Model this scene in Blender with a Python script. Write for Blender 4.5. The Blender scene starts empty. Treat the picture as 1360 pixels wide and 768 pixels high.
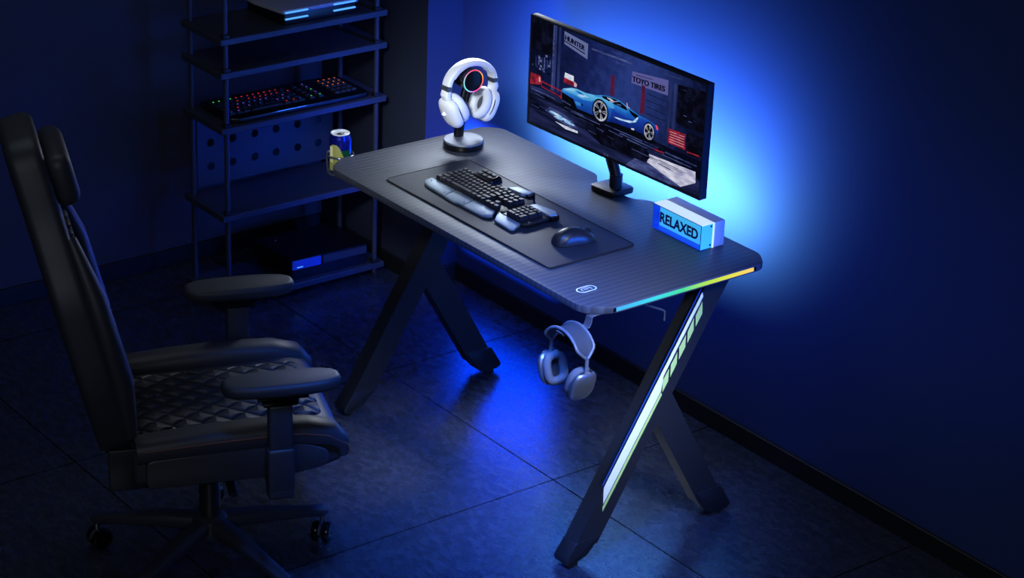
import bpy, bmesh, math, random
from mathutils import Matrix, Vector
random.seed(4)
PI = math.pi
SC = bpy.context.scene
COL = SC.collection
H = 0.756            # desk surface height (metres)

# ------------------------------------------------------------------ materials
def lin(c):
    return tuple(((x / 255) / 12.92 if x / 255 <= 0.04045 else ((x / 255 + 0.055) / 1.055) ** 2.4) for x in c)

def mat(name, col, rough=0.5, metal=0.0, spec=0.5, emit=None, es=0.0, coat=0.0, trans=0.0, alpha=1.0, srgb=True):
    m = bpy.data.materials.new(name); m.use_nodes = True
    b = m.node_tree.nodes['Principled BSDF']
    c = lin(col) if srgb else col
    b.inputs['Base Color'].default_value = (*c, 1)
    b.inputs['Roughness'].default_value = rough
    b.inputs['Metallic'].default_value = metal
    b.inputs['Specular IOR Level'].default_value = spec
    b.inputs['Coat Weight'].default_value = coat
    b.inputs['Transmission Weight'].default_value = trans
    b.inputs['Alpha'].default_value = alpha
    if emit:
        b.inputs['Emission Color'].default_value = (*lin(emit), 1)
        b.inputs['Emission Strength'].default_value = es
    return m

def nt(m):
    t = m.node_tree
    return t, t.nodes, t.links, t.nodes['Principled BSDF']

def math_node(N, L, op, a, b=None):
    n = N.new('ShaderNodeMath'); n.operation = op
    for i, v in enumerate((a, b)):
        if v is None: continue
        if isinstance(v, (int, float)): n.inputs[i].default_value = v
        else: L.new(v, n.inputs[i])
    return n.outputs[0]

def add_noise_bump(m, scale=300, strength=0.1, dist=0.001, detail=3):
    t, N, L, b = nt(m)
    tc = N.new('ShaderNodeTexCoord'); no = N.new('ShaderNodeTexNoise')
    no.inputs['Scale'].default_value = scale; no.inputs['Detail'].default_value = detail
    bp = N.new('ShaderNodeBump'); bp.inputs['Strength'].default_value = strength; bp.inputs['Distance'].default_value = dist
    L.new(tc.outputs['Object'], no.inputs['Vector']); L.new(no.outputs['Fac'], bp.inputs['Height'])
    L.new(bp.outputs['Normal'], b.inputs['Normal'])
    return m

def ramp(N, stops, interp='LINEAR'):
    r = N.new('ShaderNodeValToRGB'); cr = r.color_ramp; cr.interpolation = interp
    while len(cr.elements) < len(stops): cr.elements.new(0.5)
    for e, (p, c) in zip(cr.elements, stops):
        e.position = p; e.color = (*c, 1)
    return r

M = {}
M['black_metal'] = add_noise_bump(mat('black powder coated steel', (27, 29, 33), 0.36, 0.0, 0.6), 900, 0.08, 0.0004)
M['black_plastic'] = add_noise_bump(mat('black plastic', (22, 23, 27), 0.4), 700, 0.05, 0.0003)
M['housing'] = mat('monitor housing', (40, 42, 50), 0.6, spec=0.3)
M['gloss_black'] = mat('gloss black plastic', (10, 10, 13), 0.12)
M['rubber'] = mat('black rubber', (14, 14, 15), 0.75)
M['steel'] = mat('brushed steel', (150, 152, 158), 0.28, 1.0)
M['white_plastic'] = add_noise_bump(mat('white plastic', (232, 234, 238), 0.38), 500, 0.03, 0.0003)
M['white_pad'] = add_noise_bump(mat('white cushion leatherette', (222, 226, 232), 0.6), 400, 0.12, 0.0006)
M['grey_detail'] = mat('dark grey trim', (62, 66, 76), 0.45)
M['silver_shell'] = mat('silver anodised aluminium', (140, 146, 160), 0.32, 0.85)
M['grey_mesh'] = add_noise_bump(mat('grey knit mesh', (72, 78, 88), 0.85), 1500, 0.5, 0.001, 1)
M['grey_frame'] = mat('grey soft touch frame', (88, 94, 108), 0.45, 0.2)
M['screen_black'] = mat('inner cup black cloth', (12, 12, 15), 0.9)
M['key'] = mat('keycap charcoal plastic', (40, 40, 46), 0.55, spec=0.3)
M['kb_body'] = add_noise_bump(mat('keyboard body dark plastic', (30, 30, 36), 0.42), 800, 0.05, 0.0003)
M['kb_silver'] = add_noise_bump(mat('brushed pale metal panel', (140, 158, 172), 0.5, 0.3), 1200, 0.06, 0.0003)
M['mouse'] = mat('matte black mouse shell', (34, 35, 40), 0.33)
M['chair_leather'] = add_noise_bump(mat('dark leatherette', (42, 44, 52), 0.5), 350, 0.2, 0.0008)
M['chair_plastic'] = add_noise_bump(mat('chair dark plastic', (44, 47, 56), 0.46), 500, 0.08, 0.0005)
M['armpad'] = add_noise_bump(mat('soft grey black armrest foam', (36, 40, 48), 0.55), 500, 0.08, 0.0005)
M['piping'] = mat('rust brown piping', (96, 58, 48), 0.6)
M['shelf_metal'] = mat('dark shelf steel', (48, 50, 60), 0.45)
M['baseboard'] = mat('black baseboard', (13, 13, 16), 0.55)
M['decal_white'] = mat('white decal', (222, 228, 236), 0.4)
M['decal_green'] = mat('lime decal', (178, 206, 118), 0.4)
M['decal_blue'] = mat('blue decal line', (24, 60, 130), 0.4)
M['logo_white'] = mat('white ink', (240, 242, 246), 0.5)
M['console_white'] = add_noise_bump(mat('pale console shell', (150, 152, 164), 0.45), 400, 0.05, 0.0004)
M['console_black'] = mat('black console shell', (12, 12, 15), 0.35)
M['console_gloss'] = mat('gloss blue panel', (20, 50, 165), 0.15, emit=(24, 60, 190), es=0.25)
M['led_blue'] = mat('blue led bar', (40, 120, 220), 0.4, emit=(88, 170, 245), es=1.1)
M['can_blue'] = mat('metallic blue can paint', (16, 26, 130), 0.25, 0.6)
M['can_green'] = mat('green can paint', (20, 92, 52), 0.3, 0.4)
M['can_yellow'] = mat('yellow green can label', (176, 174, 92), 0.35, 0.2)
M['can_cream'] = mat('cream can label', (240, 234, 176), 0.35)
M['alu'] = mat('bare aluminium lid', (232, 234, 238), 0.35, 0.25)
M['holder'] = mat('smoky clear holder plastic', (90, 94, 110), 0.2, 0.5)
M['sign_silver'] = add_noise_bump(mat('brushed sign case', (206, 202, 204), 0.45, 0.25), 200, 0.06, 0.0004)
M['letters'] = mat('navy lettering', (10, 24, 96), 0.5)
M['sign_glow'] = mat('lit cyan panel', (60, 170, 220), 0.5, emit=(70, 190, 240), es=0.85)
M['sign_blue'] = mat('blue inner reflection', (10, 40, 190), 0.3, emit=(8, 62, 215), es=0.7)  # glow imitates reflections inside a solid acrylic block
M['sign_side'] = mat('cyan side refraction', (60, 170, 220), 0.3, emit=(66, 185, 232), es=0.7)  # glow imitates the cyan panel refracted to the side face
M['sign_frost'] = mat('frosted white acrylic', (236, 240, 246), 0.35, emit=(214, 236, 250), es=0.7)  # emission stands in for inner light brightening the acrylic
M['edge_ink'] = mat('dark edge line', (16, 40, 90), 0.5)

def clear_mat():
    m = bpy.data.materials.new('clear acrylic'); m.use_nodes = True
    t = m.node_tree; N = t.nodes; L = t.links; N.clear()
    o = N.new('ShaderNodeOutputMaterial'); mx = N.new('ShaderNodeMixShader')
    tr = N.new('ShaderNodeBsdfTransparent'); tr.inputs[0].default_value = (0.93, 0.97, 1, 1)
    gl = N.new('ShaderNodeBsdfGlossy'); gl.inputs['Roughness'].default_value = 0.05
    mx.inputs[0].default_value = 0.06; L.new(tr.outputs[0], mx.inputs[1]); L.new(gl.outputs[0], mx.inputs[2])
    L.new(mx.outputs[0], o.inputs[0]); return m
M['clear'] = clear_mat()

# floor: dark honed tiles with thin seams
def floor_mat():
    m = mat('dark stone floor tiles', (40, 42, 48), 0.3, spec=1.0)
    t, N, L, b = nt(m)
    tc = N.new('ShaderNodeTexCoord'); sx = N.new('ShaderNodeSeparateXYZ'); L.new(tc.outputs['Object'], sx.inputs[0])
    def seam(sock, off, step):
        a = math_node(N, L, 'SUBTRACT', sock, off); a = math_node(N, L, 'DIVIDE', a, step)
        a = math_node(N, L, 'ADD', a, 0.5); a = math_node(N, L, 'FRACT', a); a = math_node(N, L, 'SUBTRACT', a, 0.5)
        a = math_node(N, L, 'ABSOLUTE', a); a = math_node(N, L, 'MULTIPLY', a, step)
        return math_node(N, L, 'LESS_THAN', a, 0.0021)
    s = math_node(N, L, 'MAXIMUM', seam(sx.outputs[0], 0.740, 0.815), seam(sx.outputs[1], 0.281, 1.04))
    n1 = N.new('ShaderNodeTexNoise'); n1.inputs['Scale'].default_value = 24; n1.inputs['Detail'].default_value = 12; n1.inputs['Roughness'].default_value = 0.78
    n2 = N.new('ShaderNodeTexNoise'); n2.inputs['Scale'].default_value = 130; n2.inputs['Detail'].default_value = 4
    mp = N.new('ShaderNodeMapping'); mp.inputs['Scale'].default_value = (1, 1.8, 1)
    L.new(tc.outputs['Object'], mp.inputs[0]); L.new(mp.outputs[0], n1.inputs['Vector']); L.new(mp.outputs[0], n2.inputs['Vector'])
    r = ramp(N, [(0.25, lin((26, 29, 37))), (0.5, lin((41, 45, 56))), (0.75, lin((60, 65, 79)))])
    L.new(n1.outputs['Fac'], r.inputs[0])
    mx = N.new('ShaderNodeMixRGB'); L.new(s, mx.inputs[0]); L.new(r.outputs[0], mx.inputs[1]); mx.inputs[2].default_value = (0.003, 0.003, 0.004, 1)
    L.new(mx.outputs[0], b.inputs['Base Color'])
    rr = N.new('ShaderNodeMapRange'); rr.inputs[1].default_value = 0.3; rr.inputs[2].default_value = 0.7
    rr.inputs[3].default_value = 0.2; rr.inputs[4].default_value = 0.34
    L.new(n1.outputs['Fac'], rr.inputs[0]); L.new(rr.outputs[0], b.inputs['Roughness'])
    inv = math_node(N, L, 'SUBTRACT', 1.0, s); L.new(inv, b.inputs['Specular IOR Level'])
    bp = N.new('ShaderNodeBump'); bp.inputs['Strength'].default_value = 0.25; bp.inputs['Distance'].default_value = 0.001
    hh = math_node(N, L, 'MULTIPLY', s, -2.0); h2 = math_node(N, L, 'ADD', n2.outputs['Fac'], hh)
    L.new(h2, bp.inputs['Height']); L.new(bp.outputs[0], b.inputs['Normal'])
    return m
M['floor'] = floor_mat()
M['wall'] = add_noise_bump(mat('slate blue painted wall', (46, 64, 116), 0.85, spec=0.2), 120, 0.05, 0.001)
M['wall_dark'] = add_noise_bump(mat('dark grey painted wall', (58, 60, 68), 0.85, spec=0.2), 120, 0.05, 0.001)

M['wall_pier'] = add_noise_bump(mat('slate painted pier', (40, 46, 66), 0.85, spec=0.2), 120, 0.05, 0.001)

def desk_mat():
    m = mat('carbon fibre desk laminate', (48, 50, 55), 0.42, spec=0.55)
    t, N, L, b = nt(m)
    tc = N.new('ShaderNodeTexCoord'); sx = N.new('ShaderNodeSeparateXYZ'); L.new(tc.outputs['Object'], sx.inputs[0])
    a = math_node(N, L, 'DIVIDE', sx.outputs[0], 0.0197); a = math_node(N, L, 'FRACT', a)
    f = math_node(N, L, 'DIVIDE', sx.outputs[1], 0.004); f = math_node(N, L, 'FRACT', f); f = math_node(N, L, 'MULTIPLY', f, 0.12)
    g = math_node(N, L, 'ADD', a, f)
    r = ramp(N, [(0.0, lin((38, 42, 51))), (0.8, lin((64, 69, 82))), (1.0, lin((40, 44, 54)))])
    L.new(g, r.inputs[0]); L.new(r.outputs[0], b.inputs['Base Color'])
    rr = N.new('ShaderNodeMapRange'); rr.inputs[3].default_value = 0.42; rr.inputs[4].default_value = 0.56
    L.new(g, rr.inputs[0]); L.new(rr.outputs[0], b.inputs['Roughness'])
    bp = N.new('ShaderNodeBump'); bp.inputs['Strength'].default_value = 0.2; bp.inputs['Distance'].default_value = 0.0008
    L.new(g, bp.inputs['Height']); L.new(bp.outputs[0], b.inputs['Normal'])
    return m
M['desk'] = desk_mat()

def weave_mat(name, c1, c2, scale, rough):
    m = mat(name, c1, rough); t, N, L, b = nt(m)
    tc = N.new('ShaderNodeTexCoord'); ck = N.new('ShaderNodeTexChecker'); ck.inputs['Scale'].default_value = scale
    ck.inputs[1].default_value = (*lin(c1), 1); ck.inputs[2].default_value = (*lin(c2), 1)
    mp = N.new('ShaderNodeMapping'); mp.inputs['Rotation'].default_value = (0.6, 0.6, 0.78)
    L.new(tc.outputs['Object'], mp.inputs[0]); L.new(mp.outputs[0], ck.inputs[0]); L.new(ck.outputs[0], b.inputs['Base Color'])
    bp = N.new('ShaderNodeBump'); bp.inputs['Strength'].default_value = 0.3; bp.inputs['Distance'].default_value = 0.0006
    L.new(ck.outputs[1], bp.inputs['Height']); L.new(bp.outputs[0], b.inputs['Normal'])
    return m
M['mat_cloth'] = weave_mat('carbon weave mat cloth', (24, 30, 43), (33, 40, 56), 280, 0.58)
M['carbon'] = weave_mat('carbon weave side panel', (40, 42, 48), (58, 60, 68), 190, 0.4)

def quilt_mat():
    m = add_noise_bump(mat('quilted leatherette', (40, 42, 48), 0.55), 350, 0.2, 0.0008)
    t, N, L, b = nt(m)
    tc = N.new('ShaderNodeTexCoord'); sx = N.new('ShaderNodeSeparateXYZ'); L.new(tc.outputs['Object'], sx.inputs[0])
    def dia(sg):
        a = math_node(N, L, 'MULTIPLY', sx.outputs[1], sg * 0.8); a = math_node(N, L, 'ADD', a, sx.outputs[0]); a = math_node(N, L, 'DIVIDE', a, 0.058)
        a = math_node(N, L, 'FRACT', a); a = math_node(N, L, 'SUBTRACT', a, 0.5); return math_node(N, L, 'ABSOLUTE', a)
    d = math_node(N, L, 'MAXIMUM', dia(1), dia(-1)); d = math_node(N, L, 'POWER', d, 3.0); d = math_node(N, L, 'MULTIPLY', d, -8.0)
    bp = N.new('ShaderNodeBump'); bp.inputs['Strength'].default_value = 1.0; bp.inputs['Distance'].default_value = 0.02
    L.new(d, bp.inputs['Height'])
    old = b.inputs['Normal'].links[0].from_node
    L.new(old.outputs[0], bp.inputs['Normal']); L.new(bp.outputs[0], b.inputs['Normal'])
    return m
M['quilt'] = quilt_mat()

def strip_mat():
    m = mat('rainbow light strip', (10, 10, 12), 0.4); t, N, L, b = nt(m)
    tc = N.new('ShaderNodeTexCoord'); sx = N.new('ShaderNodeSeparateXYZ'); L.new(tc.outputs['Object'], sx.inputs[0])
    a = N.new('ShaderNodeMapRange'); a.inputs[1].default_value = -0.225; a.inputs[2].default_value = 0.231; L.new(sx.outputs[1], a.inputs[0])
    r = ramp(N, [(0, lin((70, 180, 255))), (0.28, lin((62, 222, 235))), (0.47, lin((70, 225, 150))), (0.66, lin((185, 228, 60))), (0.83, lin((232, 226, 62))), (1, lin((255, 206, 110)))])
    L.new(a.outputs[0], r.inputs[0]); L.new(r.outputs[0], b.inputs['Emission Color']); b.inputs['Emission Strength'].default_value = 1.0
    return m
M['strip'] = strip_mat()

def ring_mat():
    m = mat('rainbow light ring', (10, 10, 12), 0.4); t, N, L, b = nt(m)
    tc = N.new('ShaderNodeTexCoord'); g = N.new('ShaderNodeTexGradient'); g.gradient_type = 'RADIAL'
    L.new(tc.outputs['Object'], g.inputs[0])
    r = ramp(N, [(0, lin((255, 70, 110))), (0.12, lin((190, 120, 170))), (0.25, lin((140, 205, 215))), (0.38, lin((90, 215, 225))), (0.5, lin((225, 80, 210))), (0.62, lin((240, 50, 120))),
                 (0.74, lin((255, 110, 60))), (0.83, lin((255, 180, 60))), (0.92, lin((255, 90, 80))), (1, lin((255, 70, 110)))])
    L.new(g.outputs['Fac'], r.inputs[0]); L.new(r.outputs[0], b.inputs['Emission Color']); b.inputs['Emission Strength'].default_value = 1.4
    return m
M['ring'] = ring_mat()

def pic(name, col, es=1.0, rough=0.25):
    m = mat(name, (0, 0, 0), rough, emit=col, es=es); m.node_tree.nodes['Principled BSDF'].inputs['Specular IOR Level'].default_value = 0.03
    return m

# ------------------------------------------------------------------ mesh helpers
def T(x=0, y=0, z=0): return Matrix.Translation((x, y, z))
def RX(a): return Matrix.Rotation(a, 4, 'X')
def RY(a): return Matrix.Rotation(a, 4, 'Y')
def RZ(a): return Matrix.Rotation(a, 4, 'Z')

def merge(bm, tmp, mx=None, mi=0):
    if mx is not None: tmp.transform(mx)
    for f in tmp.faces: f.material_index = mi
    me = bpy.data.meshes.new('tmp'); tmp.to_mesh(me); tmp.free()
    bm.from_mesh(me); bpy.data.meshes.remove(me)

def box(bm, c, s, r=0.0, seg=2, mx=None, mi=0):
    t = bmesh.new(); bmesh.ops.create_cube(t, size=1)
    bmesh.ops.scale(t, vec=s, verts=t.verts)
    if r > 0: bmesh.ops.bevel(t, geom=list(t.edges), offset=min(r, min(s) * 0.49), segments=seg, profile=0.5, affect='EDGES')
    m = T(*c)
    merge(bm, t, (mx @ m) if mx is not None else m, mi)

def prism(bm, pts, d0, d1, plane='XY', r=0.0, seg=2, mx=None, mi=0):
    """extrude outline pts in `plane` from d0 to d1 along the third axis; r bevels the rims"""
    t = bmesh.new()
    def v(p, d): return {'XY': (p[0], p[1], d), 'YZ': (d, p[0], p[1]), 'XZ': (p[0], d, p[1])}[plane]
    f0 = t.faces.new([t.verts.new(v(p, d0)) for p in pts])
    ex = bmesh.ops.extrude_face_region(t, geom=[f0])
    vs = [g for g in ex['geom'] if isinstance(g, bmesh.types.BMVert)]
    off = Vector(v((0, 0), d1)) - Vector(v((0, 0), d0))
    bmesh.ops.translate(t, vec=off, verts=vs)
    bmesh.ops.recalc_face_normals(t, faces=t.faces)
    if r > 0:
        es = [e for e in t.edges if len([f for f in e.link_faces if len(f.verts) == len(pts)]) == 1 and len(e.link_faces) == 2]
        bmesh.ops.bevel(t, geom=es, offset=r, segments=seg, profile=0.5, affect='EDGES')
    merge(bm, t, mx, mi)

def round_poly(pts, r, n=5):
    """round the corners of a closed outline; r may be a list"""
    out = []; N_ = len(pts)
    for i in range(N_):
        p = Vector(pts[i]).to_2d(); a = Vector(pts[i - 1]).to_2d(); b = Vector(pts[(i + 1) % N_]).to_2d()
        rr = r[i] if isinstance(r, (list, tuple)) else r
        if rr <= 0: out.append((p.x, p.y)); continue
        da, db = (a - p), (b - p)
        k = min(rr, da.length * 0.49, db.length * 0.49)
        p0 = p + da.normalized() * k; p1 = p + db.normalized() * k
        for j in range(n + 1):
            t = j / n
            q = p0 * (1 - t) ** 2 + p * 2 * t * (1 - t) + p1 * t * t
            out.append((q.x, q.y))
    return out

def tube(bm, pts, r, seg=12, closed=False, up=None, ry=None, mi=0, sq=2.0, mx=None):
    """sweep a (super)ellipse along pts; r and ry are the half sizes across / along `up`, scalars or lists"""
    t = bmesh.new(); P = [Vector(p) for p in pts]; n = len(P); rings = []; prev = None
    for i in range(n):
        if closed: d = P[(i + 1) % n] - P[i - 1]
        else: d = P[min(i + 1, n - 1)] - P[max(i - 1, 0)]
        d.normalize()
        if up is not None:
            u = Vector(up); u = u - d * u.dot(d)
            if u.length < 1e-4: u = prev.copy() if prev else Vector((1, 0, 0))
        elif prev is None:
            u = Vector((0, 0, 1)); 
            if abs(d.z) > 0.9: u = Vector((1, 0, 0))
            u = u - d * u.dot(d)
        else: u = prev - d * prev.dot(d)
        u.normalize(); prev = u; w = d.cross(u)
        a = r[i] if isinstance(r, (list, tuple)) else r
        b = a if ry is None else (ry[i] if isinstance(ry, (list, tuple)) else ry)
        ring = []
        for k in range(seg):
            th = 2 * PI * k / seg; c, s = math.cos(th), math.sin(th)
            c = math.copysign(abs(c) ** (2 / sq), c); s = math.copysign(abs(s) ** (2 / sq), s)
            ring.append(t.verts.new(P[i] + w * (a * c) + u * (b * s)))
        rings.append(ring)
    m = n if closed else n - 1
    for i in range(m):
        A, B = rings[i], rings[(i + 1) % n]
        for k in range(seg): t.faces.new((A[k], A[(k + 1) % seg], B[(k + 1) % seg], B[k]))
    if not closed:
        t.faces.new(rings[0][::-1]); t.faces.new(rings[-1])
    bmesh.ops.recalc_face_normals(t, faces=t.faces)
    merge(bm, t, mx, mi)

def lathe(bm, prof, seg=32, mx=None, mi=0):
    t = bmesh.new(); rings = []
    for (r, z) in prof:
        if r < 1e-6: rings.append([t.verts.new((0, 0, z))])
        else: rings.append([t.verts.new((r * math.cos(2 * PI * k / seg), r * math.sin(2 * PI * k / seg), z)) for k in range(seg)])
    for A, B in zip(rings, rings[1:]):
        for k in range(seg):
            k2 = (k + 1) % seg
            if len(A) == 1 and len(B) > 1: t.faces.new((A[0], B[k2], B[k]))
            elif len(B) == 1 and len(A) > 1: t.faces.new((A[k], A[k2], B[0]))
            elif len(A) > 1: t.faces.new((A[k], A[k2], B[k2], B[k]))
    bmesh.ops.recalc_face_normals(t, faces=t.faces)
    merge(bm, t, mx, mi)

def superblob(bm, c, s, e1=2.6, e2=2.6, nu=28, nv=18, mx=None, mi=0, fn=None):
    """super-ellipsoid with half sizes s; fn warps a point"""
    t = bmesh.new(); rows = []
    def pw(x, e): return math.copysign(abs(x) ** (2 / e), x)
    for j in range(nv + 1):
        ph = -PI / 2 + PI * j / nv; row = []
        cj, sj = pw(math.cos(ph), e2), pw(math.sin(ph), e2)
        for i in range(nu):
            th = 2 * PI * i / nu
            p = Vector((s[0] * cj * pw(math.cos(th), e1), s[1] * cj * pw(math.sin(th), e1), s[2] * sj))
            if fn: p = Vector(fn(p))
            if j in (0, nv) and i > 0: row.append(row[0]); continue
            row.append(t.verts.new(p))
        rows.append(row)
    for j in range(nv):
        for i in range(nu):
            q = [rows[j][i], rows[j][(i + 1) % nu], rows[j + 1][(i + 1) % nu], rows[j + 1][i]]
            u = []
            for v in q:
                if v not in u: u.append(v)
            if len(u) >= 3:
                try: t.faces.new(u)
                except ValueError: pass
    bmesh.ops.recalc_face_normals(t, faces=t.faces)
    m = T(*c)
    merge(bm, t, (mx @ m) if mx is not None else m, mi)

def text_mesh(bm, body, size, mx, mi=0, depth=0.0005, offset=0.0, align='CENTER', width=None, height=None):
    cu = bpy.data.curves.new('t', 'FONT'); cu.body = body; cu.size = size; cu.extrude = depth; cu.offset = offset
    cu.align_x = align; cu.align_y = 'CENTER'
    ob = bpy.data.objects.new('t', cu); COL.objects.link(ob)
    dg = bpy.context.evaluated_depsgraph_get(); dg.update()
    me = bpy.data.meshes.new_from_object(ob.evaluated_get(dg))
    bpy.data.objects.remove(ob); bpy.data.curves.remove(cu)
    xs = [v.co.x for v in me.vertices]; ys = [v.co.y for v in me.vertices]
    cx, cy = (min(xs) + max(xs)) / 2, (min(ys) + max(ys)) / 2
    sx = width / (max(xs) - min(xs)) if width else 1; sy = height / (max(ys) - min(ys)) if height else 1
    t = bmesh.new(); t.from_mesh(me); bpy.data.meshes.remove(me)
    for v in t.verts: v.co = Vector(((v.co.x - cx) * sx, (v.co.y - cy) * sy, v.co.z))
    merge(bm, t, mx, mi)

WM = {}
def thing(name, label, cat, loc=(0, 0, 0), rz=0.0, group=None):
    o = bpy.data.objects.new(name, None); COL.objects.link(o); o.empty_display_size = 0.05
    o.location = loc; o.rotation_euler = (0, 0, rz); o['label'] = label; o['category'] = cat
    if group: o['group'] = group
    WM[o] = T(*loc) @ RZ(rz)
    return o

def obj(name, bm, mats, parent=None, world=True, label=None, smooth=True, ang=35):
    """one mesh object; bm in world coordinates (or in the thing's own when world=False)"""
    if parent is not None and world: bm.transform(WM[parent].inverted())
    me = bpy.data.meshes.new(name); bm.to_mesh(me); bm.free()
    if not isinstance(mats, (list, tuple)): mats = [mats]
    for m in mats: me.materials.append(m)
    if smooth:
        for p in me.polygons: p.use_smooth = True
        me.set_sharp_from_angle(angle=math.radians(ang))
    o = bpy.data.objects.new(name, me); COL.objects.link(o)
    if parent is not None: o.parent = parent; WM[o] = WM[parent]
    if label: o['label'] = label
    return o

def tag(o, label, cat, group=None):
    o['label'] = label; o['category'] = cat
    if group: o['group'] = group
    return o

def struct(name, bm, m):
    o = obj(name, bm, m, smooth=False); o['kind'] = 'structure'; return o

B = bmesh.new

# ------------------------------------------------------------------ the room
WY, DY, RXX, LX = 0.869, 0.733, -0.524, -1.126
b = B(); box(b, (1.2, -1.0, -0.05), (6.2, 5.0, 0.1)); struct('floor', b, M['floor'])
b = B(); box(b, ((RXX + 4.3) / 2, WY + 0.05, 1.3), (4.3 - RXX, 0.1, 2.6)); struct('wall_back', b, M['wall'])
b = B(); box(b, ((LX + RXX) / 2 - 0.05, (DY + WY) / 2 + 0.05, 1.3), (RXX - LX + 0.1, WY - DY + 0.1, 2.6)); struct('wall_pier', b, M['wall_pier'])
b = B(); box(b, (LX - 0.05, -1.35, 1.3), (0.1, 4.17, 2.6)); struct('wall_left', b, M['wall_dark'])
bh, bt = 0.058, 0.012
b = B(); box(b, ((RXX + 4.3) / 2, WY - bt / 2, bh / 2), (4.3 - RXX, bt, bh), 0.002, 1); struct('baseboard_back', b, M['baseboard'])
b = B(); box(b, ((LX + RXX + bt) / 2, DY - bt / 2, bh / 2), (RXX - LX + bt, bt, bh), 0.002, 1)
box(b, (RXX + bt / 2, (DY + WY) / 2 - bt / 2, bh / 2), (bt, WY - DY - bt, bh), 0.002, 1); struct('baseboard_pier', b, M['baseboard'])
b = B(); box(b, (LX + bt / 2, -1.35, bh / 2), (bt, 4.14, bh), 0.002, 1); struct('baseboard_left', b, M['baseboard'])

# ------------------------------------------------------------------ the desk
desk = thing('gaming_desk', 'black carbon-fibre gaming desk on K-shaped legs with a rainbow light strip', 'desk', (0.6, 0.3, 0))
out = round_poly([(0.045, 0), (1.155, 0), (1.2, 0.062), (1.2, 0.565), (1.15, 0.6), (0.715, 0.6), (0.672, 0.562), (0.528, 0.562), (0.485, 0.6), (0.045, 0.6), (0.0, 0.555), (0.0, 0.062)],
                 [0.03, 0.03, 0.03, 0.02, 0.02, 0.02, 0.025, 0.025, 0.02, 0.02, 0.02, 0.03])
b = B(); prism(b, out, H - 0.020, H, 'XY', 0.0025, 2); obj('tabletop', b, M['desk'], desk)
# light strip set into the right edge
b = B(); box(b, (1.2004, 0.303, H - 0.0098), (0.003, 0.456, 0.0105), 0.001, 1); obj('light_strip', b, M['strip'], desk, label='rainbow light strip along the desk edge')
for y in (0.071, 0.536):
    b = B(); box(b, (1.2003, y, H - 0.0098), (0.003, 0.008, 0.0108), 0.001, 1); obj('strip_end_cap', b, M['gloss_black'], desk)
# legs
SL = 0.609
def front_leg(xa):
    b = B()
    zt = H - 0.024
    prism(b, [(0.0185 + (0.05 - 0.035) * SL, 0.05), (0.100 + (0.05 - 0.035) * SL, 0.05), (0.100 + (zt - 0.035) * SL, zt), (0.0185 + (zt - 0.035) * SL, zt)], xa, xa + 0.05, 'YZ', 0.0022, 2)
    return b
def rear_leg(xa):
    b = B()
    g = lambda z: 0.278 + (0.355 - z) * SL
    j = 0.40
    prism(b, [(g(0.05), 0.05), (g(0.05) + 0.084, 0.05), (0.1005 + (0.42 - 0.035) * SL + 0.002, 0.42 + 0.001), (0.1005 + (0.345 - 0.035) * SL + 0.002, 0.345)], xa + 0.003, xa + 0.047, 'YZ', 0.002, 2)
    return b
def foot_cap(xa, front):
    b = B()
    if front: pts = [(0.009, 0.012), (0.02, 0.006), (0.075, 0.022), (0.123, 0.072), (0.041, 0.072), (0.006, 0.026)]
    else: pts = [(0.475, 0.045), (0.497, 0.016), (0.56, 0.011), (0.577, 0.022), (0.535, 0.09), (0.446, 0.09)]
    prism(b, round_poly(pts, 0.008, 3), xa - 0.0018, xa + 0.0518, 'YZ', 0.003, 2)
    return b
def foot_disc(x, y):
    b = B(); lathe(b, [(0, 0), (0.017, 0), (0.018, 0.004), (0.014, 0.009), (0.006, 0.011), (0.006, 0.022), (0, 0.022)], 20, T(x, y, 0)); return b
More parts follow.
